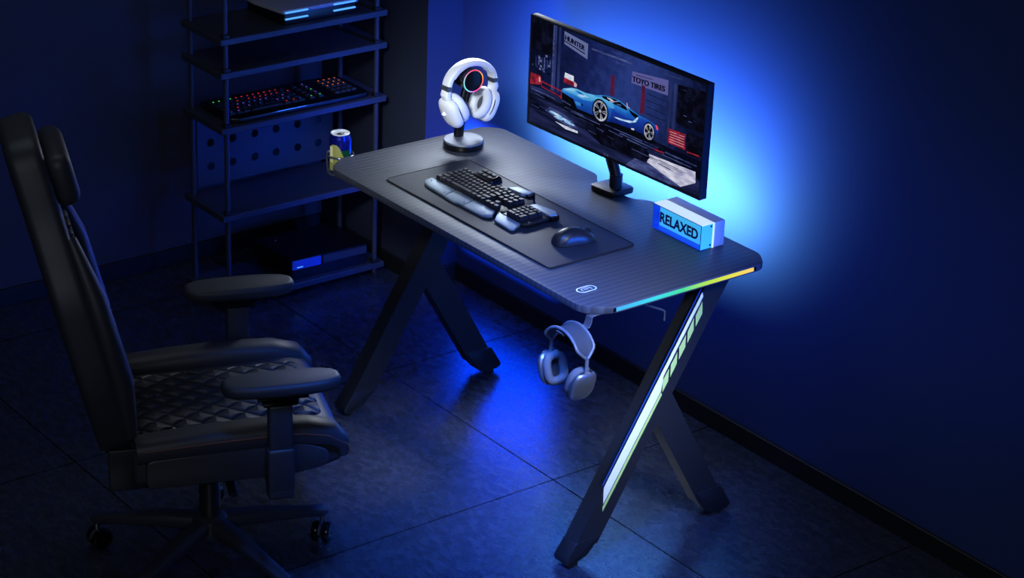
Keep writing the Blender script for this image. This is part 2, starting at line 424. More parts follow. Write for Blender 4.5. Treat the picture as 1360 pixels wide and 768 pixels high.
for xa in (0.06, 1.09):
    lab = 'front leg with white and lime racing stripes' if xa > 1 else None
    L1 = obj('front_leg', front_leg(xa), M['black_metal'], desk, label=lab, ang=25)
    obj('foot_cap', foot_cap(xa, True), M['black_plastic'], L1); obj('foot_pad', foot_disc(xa + 0.025, 0.045), M['rubber'], L1)
    L2 = obj('rear_leg', rear_leg(xa), M['black_metal'], desk, ang=25)
    obj('foot_cap', foot_cap(xa, False), M['black_plastic'], L2); obj('foot_pad', foot_disc(xa + 0.025, 0.545), M['rubber'], L2)
    b = B(); box(b, (xa + 0.025, 0.40, H - 0.022), (0.06, 0.34, 0.004), 0.001, 1)
    box(b, (xa + 0.025, 0.45, H - 0.0235), (0.05, 0.14, 0.003), 0.001, 1); obj('mounting_plate', b, M['black_metal'], desk)
    if xa > 1:
        X0, X1 = 1.1398, 1.1406
        def decal(nm, pts, m, x1=X1):
            b = B(); prism(b, pts, X0, x1, 'YZ'); obj(nm, b, m, L1, smooth=False)
        decal('white_stripe', [(0.4149, 0.6877), (0.4185, 0.6745), (0.3004, 0.4792), (0.2950, 0.4386), (0.1215, 0.1618), (0.1202, 0.2081)], M['decal_white'])
        decal('blue_pinstripe', [(0.4118, 0.698), (0.4075, 0.698), (0.1130, 0.2170), (0.1178, 0.2170)], M['decal_blue'])
        decal('lime_stripe', [(0.2953, 0.4345), (0.2995, 0.4265), (0.1207, 0.1390), (0.1198, 0.1521)], M['decal_green'])
        for pts in ([(0.4181, 0.6657), (0.4210, 0.6265), (0.3990, 0.5898), (0.3965, 0.6243)], [(0.3926, 0.6258), (0.3948, 0.5861), (0.3740, 0.5486), (0.3721, 0.5855)],
                    [(0.3690, 0.5834), (0.3700, 0.5445), (0.3487, 0.5085), (0.3471, 0.5486)], [(0.3438, 0.5417), (0.3443, 0.5030), (0.3230, 0.4660), (0.3222, 0.5051)], [(0.3193, 0.5010), (0.3184, 0.4600), (0.2998, 0.4292), (0.2969, 0.4660)]):
            my, mz = sum(p[0] for p in pts) / 4, sum(p[1] for p in pts) / 4
            decal('lime_block', [(my + (y - my) * 0.9, mz + (z - mz) * 0.87) for y, z in pts], M['decal_green'])
# cross rail and cable under the top
b = B(); box(b, (0.6, 0.46, H - 0.041), (0.98, 0.04, 0.025), 0.002, 1); box(b, (0.118, 0.46, H - 0.041), (0.016, 0.06, 0.03), 0.002, 1); box(b, (1.082, 0.46, H - 0.041), (0.016, 0.06, 0.03), 0.002, 1)
obj('cross_rail', b, M['black_metal'], desk)
b = B(); tube(b, [(1.17, 0.172, H - 0.021), (1.165, 0.188, H - 0.035), (1.145, 0.235, H - 0.062), (1.118, 0.300, H - 0.098), (1.112, 0.315, H - 0.108), (1.110, 0.317, H - 0.135)], 0.0028, 8)
obj('strip_cable', b, M['grey_detail'], desk)
# touch mark printed on the top
def stadium(cx, cy, hl, hw, n=10):
    p = []
    for k in range(n + 1): a = PI * k / n; p.append((cx + hw * math.cos(a), cy + hl - hw + hw * math.sin(a)))
    for k in range(n + 1): a = PI + PI * k / n; p.append((cx + hw * math.cos(a), cy - hl + hw + hw * math.sin(a)))
    return p
b = B(); z = H + 0.0004
tube(b, [(x, y, z) for x, y in stadium(1.081, 0.077, 0.0275, 0.0135)], 0.0016, 6, closed=True, up=(0, 0, 1), ry=0.0004)
tube(b, [(x, y, z) for x, y in stadium(1.081, 0.077, 0.014, 0.0065)][3:18], 0.0006, 6, up=(0, 0, 1), ry=0.0003)
for yy in (0.063, 0.091): tube(b, [(1.075, yy, z), (1.087, yy, z)], 0.0007, 6, up=(0, 0, 1), ry=0.0003)
tube(b, [(1.081, 0.070, z), (1.081, 0.084, z)], 0.0007, 6, up=(0, 0, 1), ry=0.0003)
obj('touch_mark', b, M['logo_white'], desk, label='white printed oval touch mark')
# headphone hook
HX, HY = 1.168, -0.042
b = B(); tube(b, [(HX, 0.055, H - 0.0225), (HX, 0.022, H - 0.0225), (HX, 0.017, H - 0.026), (HX, 0.016, H - 0.040), (HX, 0.010, H - 0.0500), (HX, -0.004, H - 0.0525), (HX, -0.062, H - 0.0525), (HX, -0.072, H - 0.050), (HX, -0.075, H - 0.044)],
             0.0125, 12, up=(0, 0, 1), ry=0.0016, sq=5); obj('headphone_hook', b, M['grey_detail'], desk)
# cup holder clamped on the left end
CX, CY = -0.058, 0.100
ch = B()
tube(ch, [(CX + 0.038 * math.cos(a), CY + 0.038 * math.sin(a), 0.742) for a in [2 * PI * k / 40 for k in range(40)]], 0.003, 8, closed=True)
tube(ch, [(CX + 0.034 * math.cos(a), CY + 0.034 * math.sin(a), 0.688) for a in [2 * PI * k / 40 for k in range(40)]], 0.0028, 8, closed=True)
lathe(ch, [(0, 0.684), (0.033, 0.684), (0.034, 0.687), (0, 0.688)], 32, T(CX, CY, 0))
for k in range(4):
    a = PI / 4 + k * PI / 2 + 0.15
    tube(ch, [(CX + 0.038 * math.cos(a), CY + 0.038 * math.sin(a), 0.742), (CX + 0.037 * math.cos(a), CY + 0.037 * math.sin(a), 0.715), (CX + 0.034 * math.cos(a), CY + 0.034 * math.sin(a), 0.688)], 0.0032, 8)
box(ch, (-0.012, CY + 0.01, 0.7315), (0.03, 0.03, 0.006), 0.001, 1); box(ch, (-0.014, CY + 0.01, 0.738), (0.01, 0.03, 0.012), 0.001, 1); box(ch, (0.02, CY + 0.01, 0.7315), (0.06, 0.03, 0.006), 0.001, 1)
obj('cup_holder', ch, M['holder'], desk, label='smoky ring cup holder at the left end')

# ------------------------------------------------------------------ can in the holder
can = thing('drink_can', 'blue drink can with green and yellow label in the cup holder', 'can', (CX, CY, 0.6885))
b = B(); z0 = 0.6885
lathe(b, [(0, 0.003), (0.022, 0.0035), (0.024, 0), (0.027, 0.004), (0.031, 0.012), (0.031, 0.101), (0.0295, 0.108), (0.0268, 0.1145), (0.0268, 0.117)], 48, T(CX, CY, z0), 0)
obj('can_body', b, M['can_blue'], can)
def can_patch(fn, a0, a1, za, zb, r, n=24, m=12):
    t = bmesh.new(); g = {}
    for i in range(n + 1):
        for j in range(m + 1):
            a = a0 + (a1 - a0) * i / n; z = za + (zb - za) * j / m
            if fn(i / n, j / m): g[i, j] = t.verts.new((CX + r * math.cos(a), CY + r * math.sin(a), z0 + z))
    for i in range(n):
        for j in range(m):
            q = [(i, j), (i + 1, j), (i + 1, j + 1), (i, j + 1)]
            if all(k in g for k in q): t.faces.new([g[k] for k in q])
    return t
av = math.atan2(-3.42, 5.16)     # angle that faces the front of the desk
b = can_patch(lambda u, v: True, av - 0.1, av + 1.9, 0.012, 0.074, 0.03115); obj('green_band', b, M['can_green'], can)
b = can_patch(lambda u, v: (u - 0.45) ** 2 / 0.32 + v ** 2 <= 1.0 and u > 0.03, av - 1.35, av + 0.45, 0.012, 0.094, 0.0313, 40, 24); obj('yellow_label', b, M['can_yellow'], can)
b = can_patch(lambda u, v: True, av - 1.15, av - 0.72, 0.036, 0.084, 0.0315, 8, 6); obj('cream_label', b, M['can_cream'], can)
b = B(); lathe(b, [(0.0268, 0.117), (0.0272, 0.119), (0.0258, 0.1195), (0.0245, 0.1175), (0.0225, 0.1160), (0, 0.1160)], 48, T(CX, CY, z0)); lid = obj('can_lid', b, M['alu'], can)
b = B(); tube(b, [(CX + x, CY + y, z0 + 0.1172) for x, y in stadium(0.004, 0.0, 0.011, 0.0062)], 0.0018, 6, closed=True, up=(0, 0, 1), ry=0.0006)
box(b, (CX + 0.004, CY - 0.004, z0 + 0.1172), (0.011, 0.009, 0.001), 0.0003, 1); obj('pull_tab', b, M['steel'], lid)

# ------------------------------------------------------------------ desk mat
b = B()
mo = round_poly([(0.206, 0.075), (0.935, 0.075), (0.935, 0.357), (0.206, 0.357)], 0.012, 5)
matth = thing('desk_mat', 'wide black carbon-weave desk mat under the keyboard and mouse', 'desk mat', (0.57, 0.216, H))
prism(b, mo, H + 0.0004, H + 0.0038, 'XY', 0.001, 2); obj('mat_cloth', b, M['mat_cloth'], matth)
b = B(); tube(b, [(x, y, H + 0.0028) for x, y in round_poly([(0.206, 0.075), (0.935, 0.075), (0.935, 0.357), (0.206, 0.357)], 0.012, 5)], 0.0016, 6, closed=True, up=(0, 0, 1), ry=0.0022); obj('stitched_edge', b, M['rubber'], matth)
MZ = H + 0.0042

# ------------------------------------------------------------------ modular keyboard on the mat
kb = thing('gaming_keyboard', 'black angular gaming keyboard with pale metal wrist rest on the desk mat', 'keyboard', (0.48, 0.215, MZ))
def plate(name, pts, z0_, z1_, m, r=0.002, parent=kb, rr=0.0, lab=None, warp=None):
    b = B(); prism(b, round_poly(pts, rr, 4) if rr else pts, z0_, z1_, 'XY', r, 2)
    if warp:
        for v in b.verts: v.co.z = warp(v.co)
    return obj(name, b, m, parent, label=lab)
plate('main_body', [(0.293, 0.170), (0.575, 0.170), (0.600, 0.186), (0.600, 0.285), (0.545, 0.322), (0.480, 0.312), (0.440, 0.300), (0.300, 0.292)], MZ + 0.003, MZ + 0.013, M['kb_body'], 0.003)
plate('number_pad_body', [(0.604, 0.176), (0.690, 0.176), (0.700, 0.190), (0.697, 0.262), (0.690, 0.290), (0.645, 0.290), (0.604, 0.275)], MZ + 0.003, MZ + 0.013, M['kb_body'], 0.003)
plate('linking_bar', [(0.590, 0.195), (0.612, 0.195), (0.612, 0.262), (0.590, 0.262)], MZ + 0.005, MZ + 0.011, M['kb_body'], 0.001)
for (x, y) in ((0.31, 0.185), (0.31, 0.28), (0.56, 0.185), (0.56, 0.28), (0.62, 0.19), (0.68, 0.19), (0.68, 0.275)):
    b = B(); lathe(b, [(0, 0), (0.006, 0), (0.006, 0.004), (0, 0.004)], 12, T(x, y, MZ)); obj('rubber_foot', b, M['rubber'], kb)
slope = lambda zt: (lambda co: co.z if co.z < MZ + 0.004 else co.z - max(0, (0.172 - co.y)) * 0.10)
wr1 = [(0.288, 0.150), (0.290, 0.172), (0.296, 0.178), (0.398, 0.1745), (0.405, 0.128), (0.330, 0.132), (0.303, 0.137)]
wr2 = [(0.401, 0.1745), (0.482, 0.1745), (0.490, 0.128), (0.470, 0.128), (0.455, 0.123), (0.408, 0.127)]
wr3 = [(0.485, 0.1745), (0.577, 0.172), (0.594, 0.150), (0.590, 0.138), (0.575, 0.129), (0.493, 0.128)]
for p in (wr1, wr2, wr3):
    plate('wrist_rest', p, MZ + 0.001, MZ + 0.012, M['kb_silver'], 0.0025, warp=slope(0), lab='pale brushed wrist rest panel')
for (x, y) in ((0.306, 0.158), (0.392, 0.140), (0.480, 0.142), (0.575, 0.143)):
    b = B(); lathe(b, [(0, 0), (0.0032, 0), (0.0028, 0.0008), (0, 0.001)], 12, T(x, y, MZ + 0.0105 - max(0, 0.172 - y) * 0.1 + 0.0012)); obj('screw', b, M['grey_detail'], kb)
plate('palm_rest', [(0.581, 0.180), (0.618, 0.138), (0.690, 0.134), (0.699, 0.142), (0.682, 0.176), (0.604, 0.176)], MZ + 0.001, MZ + 0.011, M['kb_silver'], 0.0025, warp=slope(0), lab='pale brushed palm rest of the number pad')
b = B(); prism(b, [(0.480, 0.286), (0.492, 0.314), (0.545, 0.326), (0.552, 0.308), (0.536, 0.290)], MZ + 0.010, MZ + 0.022, 'XY', 0.003, 2); obj('side_wing', b, M['kb_silver'], kb, label='pale brushed corner wing')
b = B(); prism(b, [(0.606, 0.262), (0.612, 0.286), (0.680, 0.296), (0.702, 0.284), (0.696, 0.262)], MZ + 0.008, MZ + 0.019, 'XY', 0.003, 2); obj('side_wing', b, M['kb_silver'], kb, label='pale brushed corner wing')
b = B(); prism(b, [(0.690, 0.262), (0.706, 0.262), (0.706, 0.288), (0.690, 0.292)], MZ + 0.002, MZ + 0.016, 'XY', 0.003, 2); obj('corner_bracket', b, M['gloss_black'], kb)
b = B(); prism(b, [(0.540, 0.300), (0.558, 0.298), (0.560, 0.320), (0.546, 0.328)], MZ + 0.002, MZ + 0.019, 'XY', 0.003, 2); obj('corner_bracket', b, M['gloss_black'], kb)
b = B(); box(b, (0, 0, 0), (0.078, 0.040, 0.020), 0.003, 2, T(0.400, 0.281, MZ + 0.021) @ RX(0.18)); cp = obj('control_panel', b, M['kb_body'], kb)
for i in range(3):
    for j in range(2):
        b = B(); box(b, (0.374 + i * 0.021, 0.273 + j * 0.016, MZ + 0.0305 + j * 0.003), (0.017, 0.012, 0.005), 0.0015, 2); obj('macro_key', b, M['key'], cp)
b = B(); tube(b, [(0.434, 0.268, MZ + 0.026), (0.434, 0.294, MZ + 0.030)], 0.0075, 16); obj('scroll_roller', b, M['gloss_black'], cp)
def key_mesh(w, d, h=0.0105):
    b = B(); vs = []
    t = bmesh.new()
    for (s, z) in ((1.0, 0), (1.0, h * 0.25), (0.80, h)):
        ring = [t.verts.new((sx * w / 2 * (s if abs(s) == 1 else 1 - (1 - s) * 0.0145 / max(w, 0.0145)), sy * d / 2 * s, z)) for sx, sy in ((-1, -1), (1, -1), (1, 1), (-1, 1))]
        vs.append(ring)
    for A, Bq in zip(vs, vs[1:]):
        for k in range(4): t.faces.new((A[k], A[(k + 1) % 4], Bq[(k + 1) % 4], Bq[k]))
    t.faces.new(vs[0][::-1]); t.faces.new(vs[-1])
    bmesh.ops.bevel(t, geom=[e for e in t.edges], offset=0.0008, segments=1, affect='EDGES')
    merge(b, t); return b
keyproto = {}
def key(parent, x, y, z, w, d, m, h=0.0105, tilt=0.0):
    kk = (round(w, 4), round(d, 4), m.name, round(h, 4))
    if kk not in keyproto:
        me = bpy.data.meshes.new('key'); bm_ = key_mesh(w, d, h); bm_.to_mesh(me); bm_.free(); me.materials.append(m); keyproto[kk] = me
    o = bpy.data.objects.new('key', keyproto[kk]); COL.objects.link(o); o.parent = parent
    o.location = WM[parent].inverted() @ Vector((x, y, z)); o.rotation_euler = (tilt, 0, 0)
    return o
KZ = MZ + 0.0125
px, py = 0.01655, 0.0178
for r in range(6):
    y = 0.182 + r * py
    if r == 0:
        x = 0.3025
        for wu in (1.25, 1.25, 1.25, 5.75, 1.25, 1.25, 1.0):
            key(kb, x + wu * px / 2, y, KZ, wu * px - 0.0022, py - 0.003, M['key']); x += wu * px
    elif r == 5:
        for c in range(13):
            if c < 3 or c > 8: key(kb, 0.3025 + (c + 0.5) * px, y, KZ, px - 0.0022, py - 0.004, M['key'])
    else:
        x = 0.3025
        ws = {1: [2.0] + [1] * 9 + [2.0], 2: [1.5] + [1] * 10 + [1.5], 3: [1.25] + [1] * 10 + [1.75], 4: [1] * 12 + [1]}[r]
        for wu in ws:
            key(kb, x + wu * px / 2, y, KZ, wu * px - 0.0022, py - 0.003, M['key']); x += wu * px
for i in range(3):
    key(kb, 0.533 + i * 0.0178, 0.182, KZ, 0.0152, 0.0145, M['key'])
    for j in range(3): key(kb, 0.533 + i * 0.0190, 0.226 + j * 0.0185, KZ, 0.0162, 0.0152, M['key'], 0.012)
key(kb, 0.551, 0.200, KZ, 0.0152, 0.0145, M['key'])
for j in range(5):
    for i in range(4):
        if j == 0 and i == 1: continue
        if i == 3 and j in (1, 3): continue
        w = 0.0136; xx = 0.6235 + i * 0.0153; d = 0.0132; yy = 0.186 + j * 0.0153
        if j == 0 and i == 0: w += 0.0153; xx += 0.00765
        if i == 3 and j in (0, 2): d += 0.0153; yy += 0.00765
        key(kb, xx, yy, KZ, w, d, M['key'], 0.012)

# ------------------------------------------------------------------ mouse
ms = thing('computer_mouse', 'black wireless mouse on the right of the desk mat', 'mouse', (0.835, 0.232, MZ), math.radians(-12))
def mouse_fn(p):
    x, y, z = p
    z = max(z, 0)
    t = (y / 0.060 + 1) / 2
    z = z * (1.0 - 0.42 * max(0, t - 0.35) ** 1.3) * (0.92 + 0.08 * math.sin(t * PI))
    x = x * (1.0 - 0.14 * math.sin(PI * min(max(t, 0), 1)) ** 2 - 0.08 * t)
    return (x, y, z)
b = B(); superblob(b, (0, 0, 0.0015), (0.0335, 0.060, 0.040), 2.6, 2.2, 36, 24, fn=mouse_fn); shell = obj('mouse_shell', b, M['mouse'], ms, world=False, ang=60)
b = B(); lathe(b, [(0, -0.0035), (0.010, -0.0035), (0.0112, -0.001), (0.0112, 0.001), (0.010, 0.0035), (0, 0.0035)], 24, T(0, 0.040, 0.0225) @ RY(PI / 2)); obj('scroll_wheel', b, M['rubber'], ms, world=False)
for s, y0_ in ((1, 0.006), (1, -0.014)):
    b = B(); box(b, (-0.0315, y0_, 0.0225), (0.004, 0.017, 0.006), 0.0015, 2); obj('side_button', b, M['gloss_black'], ms, world=False)
b = B(); tube(b, [(0, 0.008, 0.0368), (0, 0.020, 0.0342), (0, 0.029, 0.0315)], 0.0008, 6); tube(b, [(0, 0.050, 0.0205), (0, 0.056, 0.0150)], 0.0008, 6); obj('button_seam', b, M['gloss_black'], ms, world=False)
b = B(); box(b, (0, 0.018, 0.0352), (0.005, 0.009, 0.003), 0.0012, 2); obj('mode_button', b, M['gloss_black'], ms, world=False)

# ------------------------------------------------------------------ monitor
mon = thing('monitor', 'wide black monitor showing a blue sports car in a garage', 'monitor', (0.61, 0.552, H))
MC = T(0.655, 0.5, 1.033) @ RZ(0.031)          # centre of the panel front; local x right, -y towards the viewer, z up
w2, h2 = 0.3525, 0.1585
b = B(); box(b, (0, 0.010, 0), (2 * w2, 0.020, 2 * h2), 0.0025, 2, MC); box(b, (0, 0.026, -0.01), (0.50, 0.014, 0.20), 0.006, 2, MC); obj('housing', b, M['housing'], mon)
# the picture on the screen
def noise_pic(name, c1, c2, scale, sc3, es=1.0, lo=0.35, hi=0.7):
    m = mat(name, (0, 0, 0), 0.25, spec=0.03); t, N, L, bb = nt(m)
    tc = N.new('ShaderNodeTexCoord'); mp = N.new('ShaderNodeMapping'); mp.inputs['Scale'].default_value = sc3
    no = N.new('ShaderNodeTexNoise'); no.inputs['Scale'].default_value = scale; no.inputs['Detail'].default_value = 5
    L.new(tc.outputs['Object'], mp.inputs[0]); L.new(mp.outputs[0], no.inputs[0])
    r = ramp(N, [(lo, lin(c1)), (hi, lin(c2))]); L.new(no.outputs['Fac'], r.inputs[0]); L.new(r.outputs[0], bb.inputs['Emission Color']); bb.inputs['Emission Strength'].default_value = es
    return m
def grad_pic(name, stops, dx, dz, off, es=1.0):
    """a colour run across the picture, along (dx, dz) in metres"""
    m = mat(name, (0, 0, 0), 0.3, spec=0.03); t, N, L, bb = nt(m)
    tc = N.new('ShaderNodeTexCoord'); sx = N.new('ShaderNodeSeparateXYZ'); L.new(tc.outputs['Object'], sx.inputs[0])
    a = math_node(N, L, 'SUBTRACT', sx.outputs[0], 0.045); a = math_node(N, L, 'MULTIPLY', a, dx)
    c = math_node(N, L, 'SUBTRACT', sx.outputs[2], 0.277); c = math_node(N, L, 'MULTIPLY', c, dz)
    f = math_node(N, L, 'ADD', a, c); f = math_node(N, L, 'ADD', f, off)
    no = N.new('ShaderNodeTexNoise'); no.inputs['Scale'].default_value = 45; no.inputs['Detail'].default_value = 4
    L.new(tc.outputs['Object'], no.inputs[0]); n2 = math_node(N, L, 'SUBTRACT', no.outputs['Fac'], 0.5); n2 = math_node(N, L, 'MULTIPLY', n2, 0.35); f = math_node(N, L, 'ADD', f, n2)
    r = ramp(N, [(p, lin(c_)) for p, c_ in stops]); L.new(f, r.inputs[0]); L.new(r.outputs[0], bb.inputs['Emission Color']); bb.inputs['Emission Strength'].default_value = es
    return m
PM = [grad_pic('garage wall', [(0, (7, 11, 34)), (0.35, (20, 30, 80)), (0.6, (38, 56, 122)), (1, (10, 15, 44))], 1.6, -0.6, 0.55),             # 0
      noise_pic('wet garage floor', (5, 7, 24), (44, 52, 104), 14, (0.35, 1, 3.0), lo=0.40, hi=0.80),  # 1
      noise_pic('garage shadow', (5, 6, 16), (22, 26, 54), 40, (1, 1, 1), lo=0.45, hi=0.85), pic('banner grey', (94, 104, 150)), pic('banner lilac', (86, 86, 146)), pic('banner ink', (12, 14, 36)),   # 2-5
      noise_pic('red cabinet', (92, 16, 34), (168, 40, 56), 60, (1, 1, 1)), noise_pic('red post', (62, 20, 50), (104, 28, 56), 40, (1, 1, 0.4)), noise_pic('floor light', (150, 150, 182), (226, 226, 240), 24, (1, 1, 3)),       # 6-8
      grad_pic('paint blue', [(0, (14, 40, 120)), (0.5, (24, 84, 176)), (0.85, (52, 140, 210))], -1.3, 14, 0.72), grad_pic('paint deep blue', [(0, (10, 26, 96)), (0.5, (20, 54, 150)), (1, (36, 96, 188))], -1.0, 16, 0.85),
      grad_pic('paint cyan', [(0.1, (30, 104, 190)), (0.6, (70, 158, 214)), (1, (120, 200, 232))], -1.5, 14, 0.62), noise_pic('paint pale', (110, 170, 222), (206, 230, 246), 60, (1, 1, 2)),   # 9-12
      pic('car black', (6, 8, 16)), noise_pic('alloy', (96, 100, 124), (196, 200, 214), 60, (1, 1, 1)), pic('tail light', (240, 70, 90)), noise_pic('white sheen', (170, 180, 204), (236, 240, 248), 70, (1, 1, 2)), noise_pic('column blue', (24, 32, 74), (50, 62, 116), 30, (1, 1, 0.3)),   # 13-17
      noise_pic('mid blue grey', (34, 42, 88), (80, 92, 146), 50, (0.6, 1, 3)), pic('dark steel', (18, 22, 46)), pic('stripe pink', (206, 160, 176))]    # 18-20
b = B(); lay = [0]
def poly(pts, mi, rise=None):
    lay[0] += 1; d = -0.0004 - 0.00003 * lay[0]
    t = bmesh.new(); f = t.faces.new([t.verts.new((x, d, z)) for x, z in pts])
    t.normal_update()
    if f.normal.y > 0: f.normal_flip()
    bmesh.ops.triangulate(t, faces=t.faces)
    merge(b, t, MC, mi)
def ell(cx, cz, rx, rz, n=28): return [(cx + rx * math.cos(2 * PI * k / n), cz + rz * math.sin(2 * PI * k / n)) for k in range(n)]
xl, xr, zb, zt_ = -0.3475, 0.3475, -0.1525, 0.1535
poly([(xl, -0.055), (xr, -0.055), (xr, zt_), (xl, zt_)], 0)
poly([(xl, zb), (xr, zb), (xr, -0.055), (0.155, -0.0535), (-0.2, -0.038), (xl, -0.046)], 1)
poly([(xl, 0.06), (-0.26, 0.06), (-0.26, zt_), (xl, zt_)], 2)
poly([(-0.26, -0.036), (-0.244, -0.036), (-0.244, zt_), (-0.26, zt_)], 17); poly([(-0.236, -0.036), (-0.226, -0.036), (-0.226, zt_), (-0.236, zt_)], 17)
poly([(-0.258, -0.036), (-0.254, -0.036), (-0.254, zt_), (-0.258, zt_)], 18)
poly([(0.208, -0.05), (0.218, -0.05), (0.218, 0.11), (0.208, 0.11)], 17); poly([(0.226, 0.0), (0.236, 0.0), (0.236, 0.125), (0.226, 0.125)], 17)
poly([(0.24, 0.02), (xr, 0.02), (xr, 0.135), (0.24, 0.125)], 2); poly([(0.285, -0.05), (xr, -0.05), (xr, 0.01), (0.285, 0.01)], 2)
for zz in (0.012, 0.03, 0.048, 0.066): poly([(0.125, zz), (0.205, zz), (0.205, zz + 0.002), (0.125, zz + 0.002)], 19)
for zz in (0.03, 0.055, 0.08): poly([(-0.205, zz), (-0.115, zz), (-0.115, zz + 0.002), (-0.205, zz + 0.002)], 19)
for k in range(6): poly([(-0.33 + k * 0.012, 0.015 + 0.006 * (k % 3)), (-0.324 + k * 0.012, 0.015 + 0.006 * (k % 3)), (-0.324 + k * 0.012, 0.045 + 0.004 * (k % 2)), (-0.33 + k * 0.012, 0.045 + 0.004 * (k % 2))], 18 if k % 2 else 17)
for (x0, z0_, x1, z1_) in ((-0.10, 0.125, 0.06, 0.134), (-0.02, 0.142, 0.16, 0.147), (0.18, 0.138, 0.26, 0.143), (0.0, 0.118, 0.09, 0.121)): poly([(x0, z0_), (x1, z0_ + 0.004), (x1, z1_), (x0, z1_ - 0.004)], 18)
poly([(-0.2133, 0.1465), (-0.1145, 0.1368), (-0.1147, 0.0932), (-0.2115, 0.1108)], 3)
poly([(0.0651, 0.1111), (0.2038, 0.1262), (0.2047, 0.0844), (0.0636, 0.0786)], 4)
poly([(0.1045, 0.0852), (0.1179, 0.0845), (0.1205, 0.0078), (0.1030, 0.0062)], 7); poly([(-0.0174, 0.0783), (-0.0023, 0.0785), (-0.0008, 0.0219), (-0.016, 0.0217)], 7)
poly([(-0.3475, -0.008), (-0.3031, -0.0077), (-0.2983, -0.0315), (-0.3475, -0.043)], 6); poly([(-0.312, -0.012), (-0.306, -0.012), (-0.305, -0.026), (-0.311, -0.026)], 20)
poly([(-0.30, -0.020), (-0.212, -0.024), (-0.212, -0.028), (-0.30, -0.024)], 6); poly([(-0.30, -0.034), (-0.212, -0.041), (-0.212, -0.045), (-0.30, -0.038)], 6); poly([(-0.216, -0.020), (-0.212, -0.020), (-0.212, -0.048), (-0.216, -0.048)], 6)
poly([(-0.203, 0.0317), (-0.1667, 0.0314), (-0.1651, 0.015), (-0.205, 0.017)], 16); poly([(-0.205, 0.017), (-0.1651, 0.015), (-0.163, 0.003), (-0.2073, 0.0024)], 6); poly([(-0.1641, 0.0171), (-0.1512, 0.0122), (-0.1536, 0.0029), (-0.163, 0.003)], 20)
poly([(0.2155, -0.0019), (0.2801, 0.0009), (0.283, -0.0415), (0.2174, -0.0412)], 6)
for k in range(5): poly([(0.222, -0.0085 - k * 0.0068), (0.277, -0.0065 - k * 0.0070), (0.277, -0.0078 - k * 0.0070), (0.222, -0.0100 - k * 0.0068)], 20)
poly([(0.290, -0.042), (0.335, -0.040), (0.335, -0.044), (0.290, -0.046)], 6)
# floor reflections
poly([(-0.28, -0.100), (-0.258, -0.084), (-0.205, -0.088), (-0.165, -0.096), (-0.138, -0.112), (-0.17, -0.118), (-0.22, -0.112)], 18)
for (x, z_, w_, h_) in ((-0.235, -0.097, 0.028, 0.004), (-0.20, -0.102, 0.03, 0.003), (-0.222, -0.106, 0.02, 0.003), (-0.175, -0.107, 0.022, 0.003)): poly(ell(x, z_, w_, h_), 12)
poly([(-0.235, -0.119), (-0.139, -0.119), (-0.138, -0.125), (-0.19, -0.128)], 16)
poly([(0.1496, -0.0941), (0.3267, -0.0877), (0.3296, -0.1175), (0.2757, -0.1456), (0.1424, -0.1205)], 8)
poly([(0.10, -0.118), (0.15, -0.120), (0.275, -0.147), (0.235, -0.1525), (0.06, -0.1525)], 18)
poly([(-0.09, -0.072), (0.14, -0.083), (0.153, -0.104), (0.135, -0.122), (-0.04, -0.128), (-0.12, -0.10)], 2)
poly([(-0.33, -0.068), (-0.2, -0.072), (-0.12, -0.082), (-0.05, -0.076), (-0.15, -0.062), (-0.28, -0.056)], 2)
for (x0, x1, z_) in ((-0.03, 0.12, -0.064), (0.03, 0.2, -0.071), (0.06, 0.14, -0.078), (-0.34, -0.24, -0.052), (0.21, 0.33, -0.068), (-0.17, -0.05, -0.069), (0.2, 0.31, -0.078)): poly([(x0, z_), (x1, z_ - 0.002), (x1, z_ - 0.0045), (x0, z_ - 0.003)], 18)
poly(ell(0.185, -0.0745, 0.022, 0.0022), 6)
rs = random.Random(9)
for k in range(46):
    x0_ = rs.uniform(-0.34, 0.26); z_ = rs.uniform(-0.105, -0.05) - max(0, x0_) * 0.03; w_ = rs.uniform(0.02, 0.09); h_ = rs.uniform(0.0006, 0.0018)
    poly([(x0_, z_), (min(x0_ + w_, 0.345), z_ - 0.002), (min(x0_ + w_, 0.345), z_ - 0.002 - h_), (x0_, z_ - h_)], rs.choice([18, 18, 17, 2]))
for k in range(16):
    x0_ = rs.uniform(-0.34, -0.27); z_ = rs.uniform(0.0, 0.055); poly([(x0_, z_), (x0_ + 0.008, z_), (x0_ + 0.008, z_ + 0.006), (x0_, z_ + 0.006)], rs.choice([18, 17, 2, 3]))
for k in range(14):
    x0_ = rs.uniform(0.245, 0.335); z_ = rs.uniform(-0.03, 0.12); poly([(x0_, z_), (x0_ + 0.012, z_), (x0_ + 0.012, z_ + 0.002), (x0_, z_ + 0.002)], rs.choice([18, 17, 19]))
